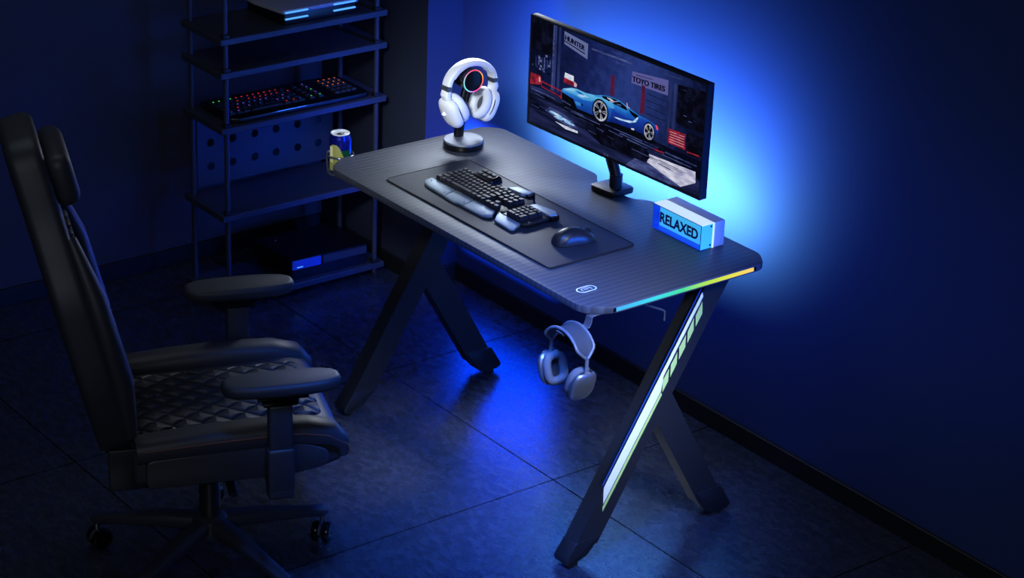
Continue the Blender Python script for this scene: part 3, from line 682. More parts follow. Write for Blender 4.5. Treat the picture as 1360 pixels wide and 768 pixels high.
# the car
poly([(-0.205, -0.052), (0.17, -0.049), (0.178, -0.057), (0.1, -0.064), (-0.10, -0.064), (-0.2, -0.060)], 13)
body = [(-0.2095, -0.021), (-0.2038, -0.0137), (-0.1695, -0.0023), (-0.1493, 0.0008), (-0.1125, 0.0), (-0.0925, 0.003), (-0.0724, 0.0053), (-0.0452, 0.0131), (-0.0177, 0.018), (0.0216, 0.0189), (0.0535, 0.0119), (0.0852, 0.0049), (0.1089, 0.0005), (0.1358, -0.0008), (0.159, -0.0043), (0.1747, -0.009), (0.1812, -0.0179), (0.1784, -0.0297), (0.1661, -0.0403), (0.1247, -0.0504), (0.0901, -0.0528), (0.0511, -0.0537), (0.0117, -0.0532), (-0.0121, -0.0535), (-0.0803, -0.0531), (-0.129, -0.0537), (-0.1783, -0.0542), (-0.2078, -0.046)]
poly(body, 9)
poly([(0.0, -0.010), (0.035, -0.012), (0.0836, -0.02), (0.1, -0.006), (0.1358, -0.003), (0.17, -0.012), (0.1784, -0.0297), (0.1661, -0.0403), (0.1247, -0.0504), (0.0117, -0.0532), (-0.010, -0.05)], 10)
poly([(0.006, -0.004), (0.05, -0.006), (0.085, -0.016), (0.06, -0.020), (0.01, -0.016)], 9)
poly([(-0.2038, -0.0137), (-0.1695, -0.0023), (-0.1493, 0.0008), (-0.1125, 0.0), (-0.0724, 0.004), (-0.0723, -0.006), (-0.085, -0.016), (-0.12, -0.022), (-0.165, -0.018), (-0.2, -0.020)], 11)
poly([(-0.1976, -0.0142), (-0.1695, -0.0042), (-0.150, -0.0036), (-0.1648, -0.0108)], 12); poly([(-0.1462, -0.0138), (-0.1121, -0.0066), (-0.0957, -0.0088), (-0.1356, -0.0191)], 12)
poly([(-0.155, -0.004), (-0.128, -0.004), (-0.115, -0.009), (-0.14, -0.009)], 10)
poly([(-0.0723, 0.0009), (-0.0447, 0.0063), (-0.0147, 0.0041), (0.0013, 0.0019), (0.0082, -0.0099), (-0.0133, -0.0135), (-0.0321, -0.0011), (-0.06, -0.0024), (-0.0772, -0.0136)], 11)
poly([(-0.2092, -0.0252), (-0.1593, -0.0317), (-0.1433, -0.0537), (-0.1783, -0.0540), (-0.2078, -0.046)], 13); poly([(-0.1549, -0.0355), (-0.1305, -0.0339), (-0.116, -0.0371), (-0.1338, -0.0444), (-0.146, -0.0447)], 11); poly([(-0.1305, -0.0339), (-0.116, -0.0371), (-0.125, -0.041)], 13)
poly([(-0.205, -0.047), (-0.17, -0.0515), (-0.168, -0.0535), (-0.206, -0.0505)], 18)
poly([(-0.0451, 0.0117), (-0.0177, 0.0165), (0.0216, 0.0178), (0.0065, 0.0111), (-0.0147, 0.0049), (-0.0407, 0.0061)], 13)
poly([(-0.026, 0.0125), (-0.012, 0.0145), (0.004, 0.0112), (-0.008, 0.0080)], 16); poly([(-0.014, 0.0055), (0.018, 0.0135), (0.020, 0.0120), (-0.010, 0.0038)], 20)
poly([(-0.0007, 0.0027), (0.0066, 0.0095), (0.0278, 0.0158), (0.0518, 0.0092), (0.0603, 0.0002), (0.0467, 0.0002), (0.023, 0.0022)], 13); poly([(0.012, 0.006), (0.030, 0.0095), (0.036, 0.0062), (0.020, 0.0038)], 18)
poly([(0.0598, 0.0069), (0.0815, 0.0024), (0.1031, -0.0007), (0.0944, -0.0116), (0.0764, -0.006)], 13)
poly([(0.054, 0.021), (0.056, 0.022), (0.060, 0.012), (0.069, 0.0105), (0.066, 0.009), (0.056, 0.0105), (0.055, 0.014)], 20)
poly([(0.0061, -0.0327), (0.0178, -0.0306), (0.049, -0.028), (0.0836, -0.0217), (0.0978, -0.0064), (0.1036, -0.006), (0.0952, -0.0209), (0.0726, -0.0300), (0.03, -0.0345)], 12)
poly([(-0.0122, -0.0515), (0.0192, -0.0478), (0.0895, -0.0455), (0.1244, -0.0458), (0.1247, -0.0504), (0.0902, -0.0541), (0.0198, -0.0563), (-0.0119, -0.0562)], 13)
poly([(0.0776, -0.0426), (0.0891, -0.0410), (0.0888, -0.0458), (0.0787, -0.0466)], 16)
poly([(0.1698, -0.0051), (0.1775, -0.0068), (0.182, -0.0163), (0.1754, -0.018)], 15)
for (cx, cz, rx, rz) in ((-0.0478, -0.0322, 0.0285, 0.0285), (0.1473, -0.0319, 0.0195, 0.0222)):
    poly(ell(cx, cz, rx * 1.17, rz * 1.17), 13); poly(ell(cx, cz, rx, rz), 14); poly(ell(cx, cz, rx * 0.82, rz * 0.82), 13)
    for k in range(10):
        a = 2 * PI * k / 10 + 0.2 + (0.2 if k % 2 else -0.1)
        c, s_ = math.cos(a), math.sin(a); c2, s2 = math.cos(a + 0.16), math.sin(a + 0.16)
        poly([(cx + 0.15 * rx * c, cz + 0.15 * rz * s_), (cx + 0.86 * rx * c, cz + 0.86 * rz * s_), (cx + 0.86 * rx * c2, cz + 0.86 * rz * s2)], 14)
    poly(ell(cx, cz, rx * 0.16, rz * 0.16, 12), 14)
def skew(x0, z0_, dx, dzx, rotz, d):   # lay text on the picture plane, sheared along a banner
    return MC @ Matrix(((1, 0, 0, x0), (0, 0, -1, d), (dzx, 1, 0, z0_), (0, 0, 0, 1)))
for dx_ in (0.0, 0.0009, 0.0018):
    text_mesh(b, 'HUNTER', 0.02, skew(-0.1635 + dx_, 0.1275 - dx_ * 0.1, 0, -0.115, 0, -0.0062), 5, 0.0, 0.0005, width=0.082, height=0.0145)
    text_mesh(b, 'TOYO TIRES', 0.02, skew(0.134 + dx_, 0.0975, 0, 0.06, 0, -0.0062), 5, 0.0, 0.0005, width=0.126, height=0.0150)
poly([(-0.207, 0.1235), (-0.120, 0.1100), (-0.120, 0.1065), (-0.207, 0.1205)], 5)
poly([(0.085, 0.1085), (0.150, 0.1140), (0.150, 0.1125), (0.085, 0.1068)], 5)
obj('screen', b, PM, mon, smooth=False, label='screen picture of a blue sports car in a garage')
b = B(); 
for (x0, x1, z0_, z1_) in ((-w2, w2, h2 - 0.0045, h2), (-w2, w2, -h2, -h2 + 0.0055), (-w2, -w2 + 0.0045, -h2, h2), (w2 - 0.0045, w2, -h2, h2)):
    box(b, ((x0 + x1) / 2, -0.002, (z0_ + z1_) / 2), (x1 - x0, 0.008, z1_ - z0_), 0.001, 1, MC)
obj('bezel', b, M['housing'], mon)
b = B(); text_mesh(b, 'ILE', 0.008, MC @ T(-0.0135, -0.0066, -0.1468) @ RX(PI / 2), 0, 0.0002, width=0.019, height=0.0052); obj('maker_mark', b, M['logo_white'], mon, label='tiny white maker mark', smooth=False)
# stand
b = B(); prism(b, round_poly([(0.560, 0.507), (0.652, 0.517), (0.648, 0.600), (0.558, 0.592)], 0.016, 5), H + 0.0, H + 0.016, 'XY', 0.003, 2); obj('stand_base', b, M['black_plastic'], mon)
b = B(); tube(b, [(0.615, 0.556, H + 0.014), (0.615, 0.556, H + 0.052)], 0.0185, 24); obj('stand_post', b, M['black_plastic'], mon)
b = B(); tube(b, [(0.616, 0.556, H + 0.042), (0.606, 0.557, H + 0.060), (0.584, 0.559, H + 0.094), (0.562, 0.561, H + 0.126), (0.549, 0.562, H + 0.158), (0.552, 0.562, H + 0.195), (0.580, 0.558, H + 0.235), (0.640, 0.550, H + 0.262)], [0.017, 0.018, 0.0195, 0.020, 0.020, 0.019, 0.018, 0.016], 20, up=(0, 1, 0), ry=0.014); obj('stand_arm', b, M['black_plastic'], mon)
b = B(); lathe(b, [(0, 0), (0.004, 0), (0.004, 0.001), (0, 0.0012)], 12, T(0.6275, 0.5445, H + 0.047) @ RZ(-0.6) @ RX(PI / 2)); obj('screw', b, M['steel'], mon)
b = B(); box(b, (0, 0.045, 0.0), (0.10, 0.024, 0.10), 0.004, 2, MC); obj('mounting_plate', b, M['black_metal'], mon)
WLIGHT = None

# ------------------------------------------------------------------ RELAXED light box
sg = thing('light_box_sign', 'small blue lit acrylic box sign reading RELAXED on the desk', 'sign', (0.96, 0.516, H))
x0, x1, y0, y1, ym, z0, z1 = 0.864, 1.055, 0.474, 0.557, 0.521, H + 0.0005, H + 0.071
yp = 0.499
b = B(); box(b, ((x0 + x1) / 2, (ym + y1) / 2, (z0 + z1) / 2), (x1 - x0, y1 - ym, z1 - z0), 0.0012, 2); obj('case', b, M['sign_silver'], sg, label='brushed silver case behind the acrylic')
b = B(); box(b, ((x0 + x1) / 2, (yp + ym) / 2, (z0 + z1) / 2), (x1 - x0 - 0.0045, ym - yp - 0.0004, z1 - z0 - 0.005)); obj('lit_panel', b, M['sign_glow'], sg)
b = B(); box(b, ((x0 + x1) / 2, y0 + 0.001, (z0 + z1) / 2), (x1 - x0, 0.002, z1 - z0), 0.0003, 1); obj('front_pane', b, M['clear'], sg, label='clear acrylic front pane')
b = B(); box(b, (x0 + 0.0012, (y0 + yp) / 2 + 0.001, (z0 + z1) / 2), (0.002, yp - y0 - 0.003, z1 - z0 - 0.003)); box(b, ((x0 + x1) / 2, (y0 + yp) / 2 + 0.001, z0 + 0.0012), (x1 - x0 - 0.003, yp - y0 - 0.003, 0.002)); obj('blue_reflection', b, M['sign_blue'], sg)  # added left and bottom sheets painted as the block's inner reflections
b = B(); box(b, ((x0 + x1) / 2, (y0 + ym) / 2, z1 - 0.001), (x1 - x0, ym - y0 - 0.004, 0.002), 0.0003, 1); obj('top_pane', b, M['sign_frost'], sg)
b = B(); box(b, (x1 - 0.001, (y0 + ym) / 2, (z0 + z1) / 2), (0.002, ym - y0 - 0.004, z1 - z0 - 0.004), 0.0003, 1); obj('side_pane', b, M['sign_side'], sg)
b = B(); box(b, (x1 + 0.0002, ym - 0.003, (z0 + z1) / 2), (0.001, 0.006, z1 - z0 - 0.001)); obj('pale_edge', b, M['sign_frost'], sg)
b = B(); box(b, (x1 - 0.0002, y0 + 0.0008, (z0 + z1) / 2), (0.0012, 0.0014, z1 - z0)); box(b, ((x0 + x1) / 2, y0 + 0.0006, z1 - 0.0004), (x1 - x0, 0.0014, 0.0012)); obj('edge_line', b, M['edge_ink'], sg)
for z in (z0 + 0.010, z1 - 0.008):
    b = B(); lathe(b, [(0, 0), (0.003, 0), (0.003, 0.0012), (0, 0.0014)], 14, T(x1, ym - 0.012, z) @ RY(PI / 2)); obj('screw', b, M['letters'], sg)
b = B(); text_mesh(b, 'RELAXED', 0.04, T(0.9435, yp - 0.0008, H + 0.0275) @ RX(PI / 2), 0, 0.0006, 0.0010, width=0.150, height=0.029); obj('lettering', b, M['letters'], sg, label='navy RELAXED lettering', smooth=False)

# ------------------------------------------------------------------ headset stand and white headset
st = thing('headset_stand', 'black round headset stand with a rainbow ring at the back left of the desk', 'headset stand', (0.107, 0.412, H))
b = B(); lathe(b, [(0, 0), (0.056, 0), (0.0575, 0.002), (0.0575, 0.020), (0.0555, 0.023), (0.0, 0.023)], 56, T(0.107, 0.412, H)); obj('base', b, M['grey_frame'], st)
b = B(); lathe(b, [(0.0578, 0.0015), (0.0583, 0.003), (0.0583, 0.017), (0.0578, 0.0185)], 56, T(0.107, 0.412, H)); obj('base_band', b, M['gloss_black'], st)
b = B(); tube(b, [(0.080, 0.414, H + 0.022), (0.0795, 0.418, H + 0.06), (0.083, 0.424, H + 0.11), (0.093, 0.428, H + 0.16), (0.105, 0.428, H + 0.19)], 0.0105, 18, up=(0, 1, 0), ry=0.014, sq=3); obj('post', b, M['gloss_black'], st)
RC = Vector((0.146, 0.412, 0.9645)); ax = Matrix.Translation(RC) @ RZ(-0.06) @ RY(PI / 2)
b = B(); lathe(b, [(0, -0.085), (0.028, -0.085), (0.0305, -0.081), (0.0325, -0.002), (0.0315, 0.0), (0.029, 0.0), (0.0285, -0.003), (0, -0.003)], 40, ax); hd = obj('head', b, M['gloss_black'], st)
b = B(); tube(b, [(0.0315 * math.cos(2 * PI * k / 64), 0.0315 * math.sin(2 * PI * k / 64), 0.0006) for k in range(64)], 0.0015, 8, closed=True)
o = obj('light_ring', b, M['ring'], st, world=False, label='glowing rainbow ring'); o.matrix_local = WM[st].inverted() @ ax

hs = thing('headset', 'white over-ear headset hanging on the round stand', 'headset', (0.107, 0.424, 0.825))
def arc(cy, cz, ry_, rz_, a0, a1, n, x): return [(x, cy + ry_ * math.cos(a0 + (a1 - a0) * k / n), cz + rz_ * math.sin(a0 + (a1 - a0) * k / n)) for k in range(n + 1)]
xh = 0.112
b = B(); tube(b, arc(0.425, 0.945, 0.080, 0.063, 0.12, PI - 0.12, 30, xh), 0.017, 16, up=(1, 0, 0), ry=0.0085, sq=3); 
# tube(r across, ry along up): swap so that the band is wide along x
b.free(); b = B(); tube(b, arc(0.425, 0.945, 0.080, 0.063, 0.12, PI - 0.12, 30, xh), 0.0085, 16, up=(1, 0, 0), ry=0.018, sq=3); obj('headband', b, M['white_plastic'], hs)
b = B(); tube(b, arc(0.425, 0.943, 0.072, 0.0605, 0.5, PI - 0.5, 24, xh), [0.003] + [0.006] * 23 + [0.003], 14, up=(1, 0, 0), ry=0.016, sq=2.5); obj('headband_cushion', b, M['white_pad'], hs)
for s in (-1, 1):
    yb = 0.425 + s * 0.0805
    b = B(); box(b, (xh, yb, 0.9445), (0.034, 0.0185, 0.014), 0.003, 2); obj('hinge_band', b, M['grey_detail'], hs)
    b = B(); tube(b, [(xh, yb + s * 0.0005, 0.938), (xh, yb + s * 0.003, 0.925), (xh, yb - s * 0.001, 0.912), (xh, yb - s * 0.006, 0.895)], [0.010, 0.0115, 0.010, 0.008], 16, up=(1, 0, 0), ry=[0.015, 0.017, 0.016, 0.012], sq=3); obj('yoke', b, M['white_plastic'], hs)
    cm = T(xh, 0.425 + s * 0.050, 0.876) @ RX(s * -0.42) @ Matrix.Scale(1.1, 4)      # cup frame: local y outward*s, z up
    b = B(); superblob(b, (0, s * 0.013, 0), (0.037, 0.019, 0.044), 2.4, 2.7, 32, 20, mx=cm); cup = obj('ear_cup', b, M['white_plastic'], hs, ang=60)
    b = B(); tube(b, [(0.0365 * math.cos(2 * PI * k / 40), s * 0.006, 0.0435 * math.sin(2 * PI * k / 40)) for k in range(40)], 0.0014, 8, closed=True, mx=cm); obj('cup_seam', b, M['grey_detail'], cup)
    b = B(); tube(b, [(0.0255 * math.cos(2 * PI * k / 40), -s * 0.010, 0.031 * math.sin(2 * PI * k / 40)) for k in range(40)], 0.0125, 14, closed=True, up=(0, 1, 0), ry=0.0125, mx=cm); obj('ear_cushion', b, M['white_pad'], cup, ang=60)
    b = B(); superblob(b, (0, -s * 0.004, 0), (0.024, 0.004, 0.029), 2.2, 2.2, 24, 8, mx=cm); obj('ear_mesh', b, M['grey_mesh'], cup)
    b = B(); box(b, (0.030, s * 0.016, 0.004), (0.010, 0.004, 0.034), 0.0015, 2, cm); obj('side_slot', b, M['grey_detail'], cup)
    b = B(); tube(b, [(0, s * 0.030, 0.010), (0, s * 0.038, 0.006)], 0.006, 14, mx=cm); obj('dial', b, M['white_plastic'], cup)

# ------------------------------------------------------------------ silver headphones hanging from the hook
hp = thing('headphones', 'silver grey headphones hanging from the hook under the front desk corner', 'headphones', (HX, HY, 0.54))
HP0 = WM[hp].copy()
yc = HY
def harc(rx, rz, zc, a0, a1, n, y): return [(HX + rx * math.cos(a0 + (a1 - a0) * k / n), y, zc + rz * math.sin(a0 + (a1 - a0) * k / n)) for k in range(n + 1)]
zc0 = 0.652
# closed loop frame: front and back arcs joined at both ends
A = harc(0.073, 0.066, zc0, 0.05, PI - 0.05, 26, 0)
loop = []
for k, p in enumerate(A):
    t = k / 26; wd = 0.028 * min(1.0, math.sin(PI * t) * 2.2 + 0.12); loop.append((p[0], yc - wd, p[2]))
for k in range(26, -1, -1):
    p = A[k]; t = k / 26; wd = 0.028 * min(1.0, math.sin(PI * t) * 2.2 + 0.12); loop.append((p[0], yc + wd, p[2]))
b = B(); tube(b, loop, 0.0042, 10, closed=True); obj('headband_frame', b, M['grey_frame'], hp, ang=60)
b = bmesh.new(); rows = []
for k, p in enumerate(A):
    t = k / 26; wd = 0.028 * min(1.0, math.sin(PI * t) * 2.2 + 0.12); row = []
    for j in range(9):
        u = -1 + 2 * j / 8; sag = 0.004 * (1 - u * u)
        d = Vector((p[0] - HX, 0, p[2] - zc0)).normalized()
        row.append(b.verts.new((p[0] - d.x * sag, yc + u * wd, p[2] - d.z * sag)))
    rows.append(row)
for r0, r1 in zip(rows, rows[1:]):
    for j in range(8): b.faces.new((r0[j], r0[j + 1], r1[j + 1], r1[j]))
bmesh.ops.solidify(b, geom=list(b.faces), thickness=0.0012)
obj('mesh_canopy', b, M['grey_mesh'], hp, ang=60)
for s in (-1, 1):
    xa = HX + s * 0.073
    b = B(); tube(b, [(xa, yc, zc0 + 0.006), (xa + s * 0.001, yc, zc0 - 0.02), (xa, yc, zc0 - 0.034)], 0.0052, 12); arm = obj('arm', b, M['grey_frame'], hp)
    b = B(); tube(b, [(xa, yc, zc0 - 0.030), (xa - s * 0.001, yc, zc0 - 0.046)], 0.0030, 10); obj('steel_stem', b, M['steel'], arm)
    cm = T(HX + s * 0.056, yc - 0.004, zc0 - 0.072) @ RY(s * 0.30)
    def cupfn(p): return (p[0], p[1], p[2])
    b = B(); superblob(b, (s * 0.011, 0, 0), (0.0145, 0.0385, 0.046), 2.5, 2.9, 36, 22, mx=cm @ RY(PI / 2) @ RZ(0), fn=None) if False else superblob(b, (0, 0, 0), (0.0385, 0.046, 0.0150), 2.9, 2.3, 40, 18, mx=cm @ T(s * 0.010, 0, 0) @ Matrix(((0, 0, 1, 0), (1, 0, 0, 0), (0, 1, 0, 0), (0, 0, 0, 1))))
    cup = obj('ear_cup', b, M['silver_shell'], hp, ang=60)
    def ring_pts(ra, rb, x, e=2.9, n=44):
        o_ = []
        for k in range(n):
            c, s_ = math.cos(2 * PI * k / n), math.sin(2 * PI * k / n)
            o_.append((x, ra * math.copysign(abs(c) ** (2 / e), c), rb * math.copysign(abs(s_) ** (2 / e), s_)))
        return o_
    b = B(); tube(b, ring_pts(0.0265, 0.034, -s * 0.010), 0.0115, 14, closed=True, up=(1, 0, 0), ry=0.0115, mx=cm); obj('ear_cushion', b, M['grey_mesh'], cup, ang=60)
    b = B(); superblob(b, (0, 0, 0), (0.026, 0.033, 0.002), 2.9, 2.2, 30, 8, mx=cm @ T(-s * 0.004, 0, 0) @ Matrix(((0, 0, 1, 0), (1, 0, 0, 0), (0, 1, 0, 0), (0, 0, 0, 1)))); obj('ear_mesh', b, M['screen_black'], cup)
    b = B(); tube(b, [(s * 0.010, 0.012, 0.0445), (s * 0.010, 0.012, 0.0500)], 0.0048, 14, mx=cm); box(b, (s * 0.010, -0.012, 0.0455), (0.006, 0.014, 0.004), 0.0018, 2, cm); obj('control_button', b, M['steel'], cup)

hp.scale = (0.95, 0.95, 0.95); hp.location.z += 0.009

# ------------------------------------------------------------------ wire shelf
sh = thing('shelving_unit', 'dark metal shelving unit of five shelves against the left wall', 'shelf', (-0.79, 0.384, 0))
SXF, SXB, SY0, SY1 = -0.684, -0.925, 0.084, 0.692
PX = (-0.698, -0.905); PY = (0.108, 0.660)
for x in PX:
    for y in PY:
        b = B(); tube(b, [(x, y, 0.012), (x, y, 1.72)], 0.0085, 14); p = obj('post', b, M['shelf_metal'], sh)
        b = B(); lathe(b, [(0, 0), (0.012, 0), (0.012, 0.008), (0.007, 0.014), (0, 0.014)], 14, T(x, y, 0)); obj('foot', b, M['rubber'], p)
ZS = (0.044, 0.333, 0.622, 0.800, 0.907)
for z in ZS:
    b = B(); box(b, ((SXF + SXB) / 2, (SY0 + SY1) / 2, z - 0.010), (SXF - SXB, SY1 - SY0, 0.020), 0.002, 1); s_ = obj('shelf_board', b, M['shelf_metal'], sh)
    for y in PY:
        b = B(); box(b, (PX[0], y, z + 0.006), (0.024, 0.024, 0.014), 0.003, 1); obj('collar', b, M['black_plastic'], s_)
b = B(); box(b, ((SXF + SXB) / 2, (SY0 + SY1) / 2, 1.70), (SXF - SXB, SY1 - SY0, 0.020), 0.002, 1); obj('shelf_board', b, M['shelf_metal'], sh)
# perforated panel
def perforated(x, ya, yb, za, zb, cols, rows_, r):
    t = bmesh.new()
    ys = [ya] + [(cols[i] + cols[i + 1]) / 2 for i in range(len(cols) - 1)] + [yb]
    zs = [za] + [(rows_[i] + rows_[i + 1]) / 2 for i in range(len(rows_) - 1)] + [zb]
    for i, cy in enumerate(cols):
        for j, cz in enumerate(rows_):
            n = 24; ci, so = [], []
            for k in range(n):
                a = 2 * PI * k / n + PI / 4; c, s_ = math.cos(a), math.sin(a)
                ci.append(t.verts.new((x, cy + r * c, cz + r * s_)))
                m = max(abs(c), abs(s_)); c /= m; s_ /= m
                so.append(t.verts.new((x, cy + c * ((ys[i + 1] - cy) if c > 0 else (cy - ys[i])), cz + s_ * ((zs[j + 1] - cz) if s_ > 0 else (cz - zs[j])))))
            for k in range(n): t.faces.new((so[k], so[(k + 1) % n], ci[(k + 1) % n], ci[k]))
    bmesh.ops.remove_doubles(t, verts=t.verts, dist=0.0003)
    bmesh.ops.solidify(t, geom=list(t.faces), thickness=0.0015)
    return t
b = perforated(-0.9165, 0.13, 0.64, 0.345, 0.598, [0.178, 0.259, 0.341, 0.421, 0.504, 0.583], [0.408, 0.488, 0.560][:2] + [], 0.0135)
obj('perforated_panel', b, M['shelf_metal'], sh, smooth=False, label='back panel punched with round holes')

# pale console with light bars on the top shelf
wc = thing('game_console', 'pale console with two pairs of glowing blue bars on the top shelf', 'console', (-0.80, 0.45, 0.907))
b = B(); prism(b, round_poly([(-0.705, 0.318), (-0.700, 0.592), (-0.912, 0.592), (-0.912, 0.300), (-0.84, 0.296)], 0.006, 3), 0.944, 0.956, 'XY', 0.002, 2); obj('top_shell', b, M['console_white'], wc)
b = B(); prism(b, round_poly([(-0.706, 0.322), (-0.706, 0.585), (-0.905, 0.585), (-0.905, 0.310)], 0.006, 3), 0.9075, 0.945, 'XY', 0.002, 2); obj('lower_shell', b, M['console_black'], wc)
for (ya, yb) in ((0.323, 0.405), (0.499, 0.580)):
    for z in (0.9495, 0.9290):
        b = B(); box(b, (-0.7005, (ya + yb) / 2, z), (0.007, yb - ya, 0.0042), 0.001, 1); obj('light_bar', b, M['led_blue'], wc, label='glowing blue light bar')

# back-lit keyboard on the third shelf
bk = thing('backlit_keyboard', 'black backlit keyboard with glowing coloured keys on the middle shelf', 'keyboard', (-0.80, 0.41, 0.622))
b = B(); prism(b, round_poly([(-0.702, 0.160), (-0.700, 0.630), (-0.715, 0.640), (-0.895, 0.640), (-0.905, 0.628), (-0.905, 0.135), (-0.890, 0.128), (-0.725, 0.128)], 0.012, 4), 0.6225, 0.638, 'XY', 0.003, 2); obj('keyboard_body', b, M['console_black'], bk)
b = B(); tube(b, [(-0.745, 0.131, 0.636), (-0.718, 0.140, 0.636), (-0.706, 0.165, 0.636), (-0.7035, 0.30, 0.636), (-0.7025, 0.625, 0.636)], 0.0018, 8); obj('front_trim', b, M['steel'], bk, label='shiny front trim')
glow = {n: mat('key glow ' + n, (20, 20, 24), 0.4, emit=c, es=e) for n, c, e in (('red', (230, 40, 30), 0.9), ('green', (70, 230, 90), 0.9), ('violet', (130, 90, 230), 0.7), ('blue', (60, 90, 220), 0.5), ('amber', (240, 110, 40), 0.9), ('dim', (40, 30, 70), 0.12))}
kpit = 0.0205
kbase = {}
def bkey(x, y, w, d, g):
    kk = (round(w, 4), g)
    if kk not in kbase:
        b = key_mesh(d, w, 0.008)
        # glowing legend on top
        box(b, (0, 0, 0.0082), (0.0038, 0.0046, 0.0008), 0, 1, None, 1)
        me = bpy.data.meshes.new('key'); b.to_mesh(me); b.free(); me.materials.append(M['key']); me.materials.append(glow[g]); kbase[kk] = me
    o = bpy.data.objects.new('key', kbase[kk]); COL.objects.link(o); o.parent = bk; o.location = WM[bk].inverted() @ Vector((x, y, 0.637))
for r in range(5):
    x = -0.752 - r * 0.0265
    ws = [[1.25, 1.25, 1.25, 6, 1.25, 1.25, 1.25], [2] + [1] * 10 + [1.5], [1.75] + [1] * 11 + [0.75], [1.5] + [1] * 12, [1] * 13][r]
    y = 0.146
    for i, wu in enumerate(ws):
        f = (y - 0.146) / 0.28
        g = random.choice(['green', 'green', 'dim', 'blue']) if f < 0.22 and r > 2 else ('red' if (r > 2 and f > 0.22 and random.random() < 0.75) else random.choice(['dim', 'blue', 'violet', 'red', 'dim', 'dim']))
        bkey(x, y + wu * kpit / 2, wu * kpit - 0.003, 0.020, g); y += wu * kpit
    for c in range(4):
        bkey(x, 0.545 + c * kpit, kpit - 0.003, 0.020, 'amber' if r > 1 and random.random() < 0.8 else 'dim')
    for c in range(2):
        bkey(x, 0.450 + c * kpit * 1.6, kpit - 0.003, 0.020, random.choice(['green', 'violet', 'dim', 'red']))

# dark console on the bottom shelf
dc = thing('game_console', 'black two-tier console with a glossy blue panel on the bottom shelf', 'console', (-0.80, 0.48, 0.044))
b = B(); prism(b, [(-0.705, 0.345), (-0.695, 0.628), (-0.915, 0.630), (-0.915, 0.335)], 0.0825, 0.118, 'XY', 0.003, 2); obj('upper_tier', b, M['console_black'], dc)
b = B(); prism(b, [(-0.712, 0.352), (-0.702, 0.632), (-0.910, 0.632), (-0.910, 0.345)], 0.0445, 0.080, 'XY', 0.003, 2); obj('lower_tier', b, M['console_black'], dc)
b = B(); prism(b, [(-0.699, 0.347), (-0.6955, 0.451), (-0.705, 0.451), (-0.709, 0.347)], 0.0855, 0.1145, 'XY', 0.001, 1); obj('glossy_panel', b, M['console_gloss'], dc, label='glossy blue panel')
b = B(); box(b, (-0.6975, 0.372, 0.0925), (0.0006, 0.022, 0.003)); obj('status_line', b, M['led_blue'], dc)
b = B(); prism(b, [(-0.693, 0.458), (-0.689, 0.624), (-0.702, 0.624), (-0.706, 0.458)], 0.0885, 0.1130, 'XY', 0.001, 1); obj('disc_bay', b, M['shelf_metal'], dc)
b = B(); lathe(b, [(0, 0), (0.006, 0), (0.0055, 0.003), (0, 0.0035)], 16, T(-0.880, 0.392, 0.1178)); obj('button', b, M['steel'], dc)

# ------------------------------------------------------------------ gaming chair
HUB = (0.593, -0.722, 0)
chair = thing('gaming_chair', 'dark quilted gaming chair with padded armrests turned toward the desk', 'chair', HUB, math.radians(-21.1))
def cobj(name, b, m, parent=chair, **k): return obj(name, b, m, parent, world=False, **k)
# seat: side profile in (y,z)
prof = [(-0.22, 0.372), (0.235, 0.372), (0.292, 0.392), (0.303, 0.425), (0.285, 0.462), (0.235, 0.478), (0.10, 0.468), (-0.22, 0.462)]
b = B(); prism(b, round_poly(prof, [0.02, 0.02, 0.02, 0.03, 0.03, 0.04, 0.05, 0.02], 5), -0.245, 0.245, 'YZ', 0.016, 3); seat = cobj('seat', b, M['chair_leather'], ang=50)
b = B()
t = bmesh.new(); rows = []
for i in range(13):
    row = []
    for j in range(17):
        u = i / 12; v = j / 16; x = -0.175 + 0.35 * u; y = -0.20 + 0.46 * v
        z = 0.472 + 0.008 * (1 - (2 * u - 1) ** 4) + 0.012 * max(0, v - 0.45) - 0.03 * max(0, v - 0.9) ** 1.2
        if i in (0, 12) or j in (0, 16): z -= 0.012
        row.append(t.verts.new((x, y, z)))
    rows.append(row)
for r0, r1 in zip(rows, rows[1:]):
    for j in range(16): t.faces.new((r0[j], r1[j], r1[j + 1], r0[j + 1]))
bmesh.ops.recalc_face_normals(t, faces=t.faces); merge(b, t); cobj('quilted_panel', b, M['quilt'], seat, ang=70)
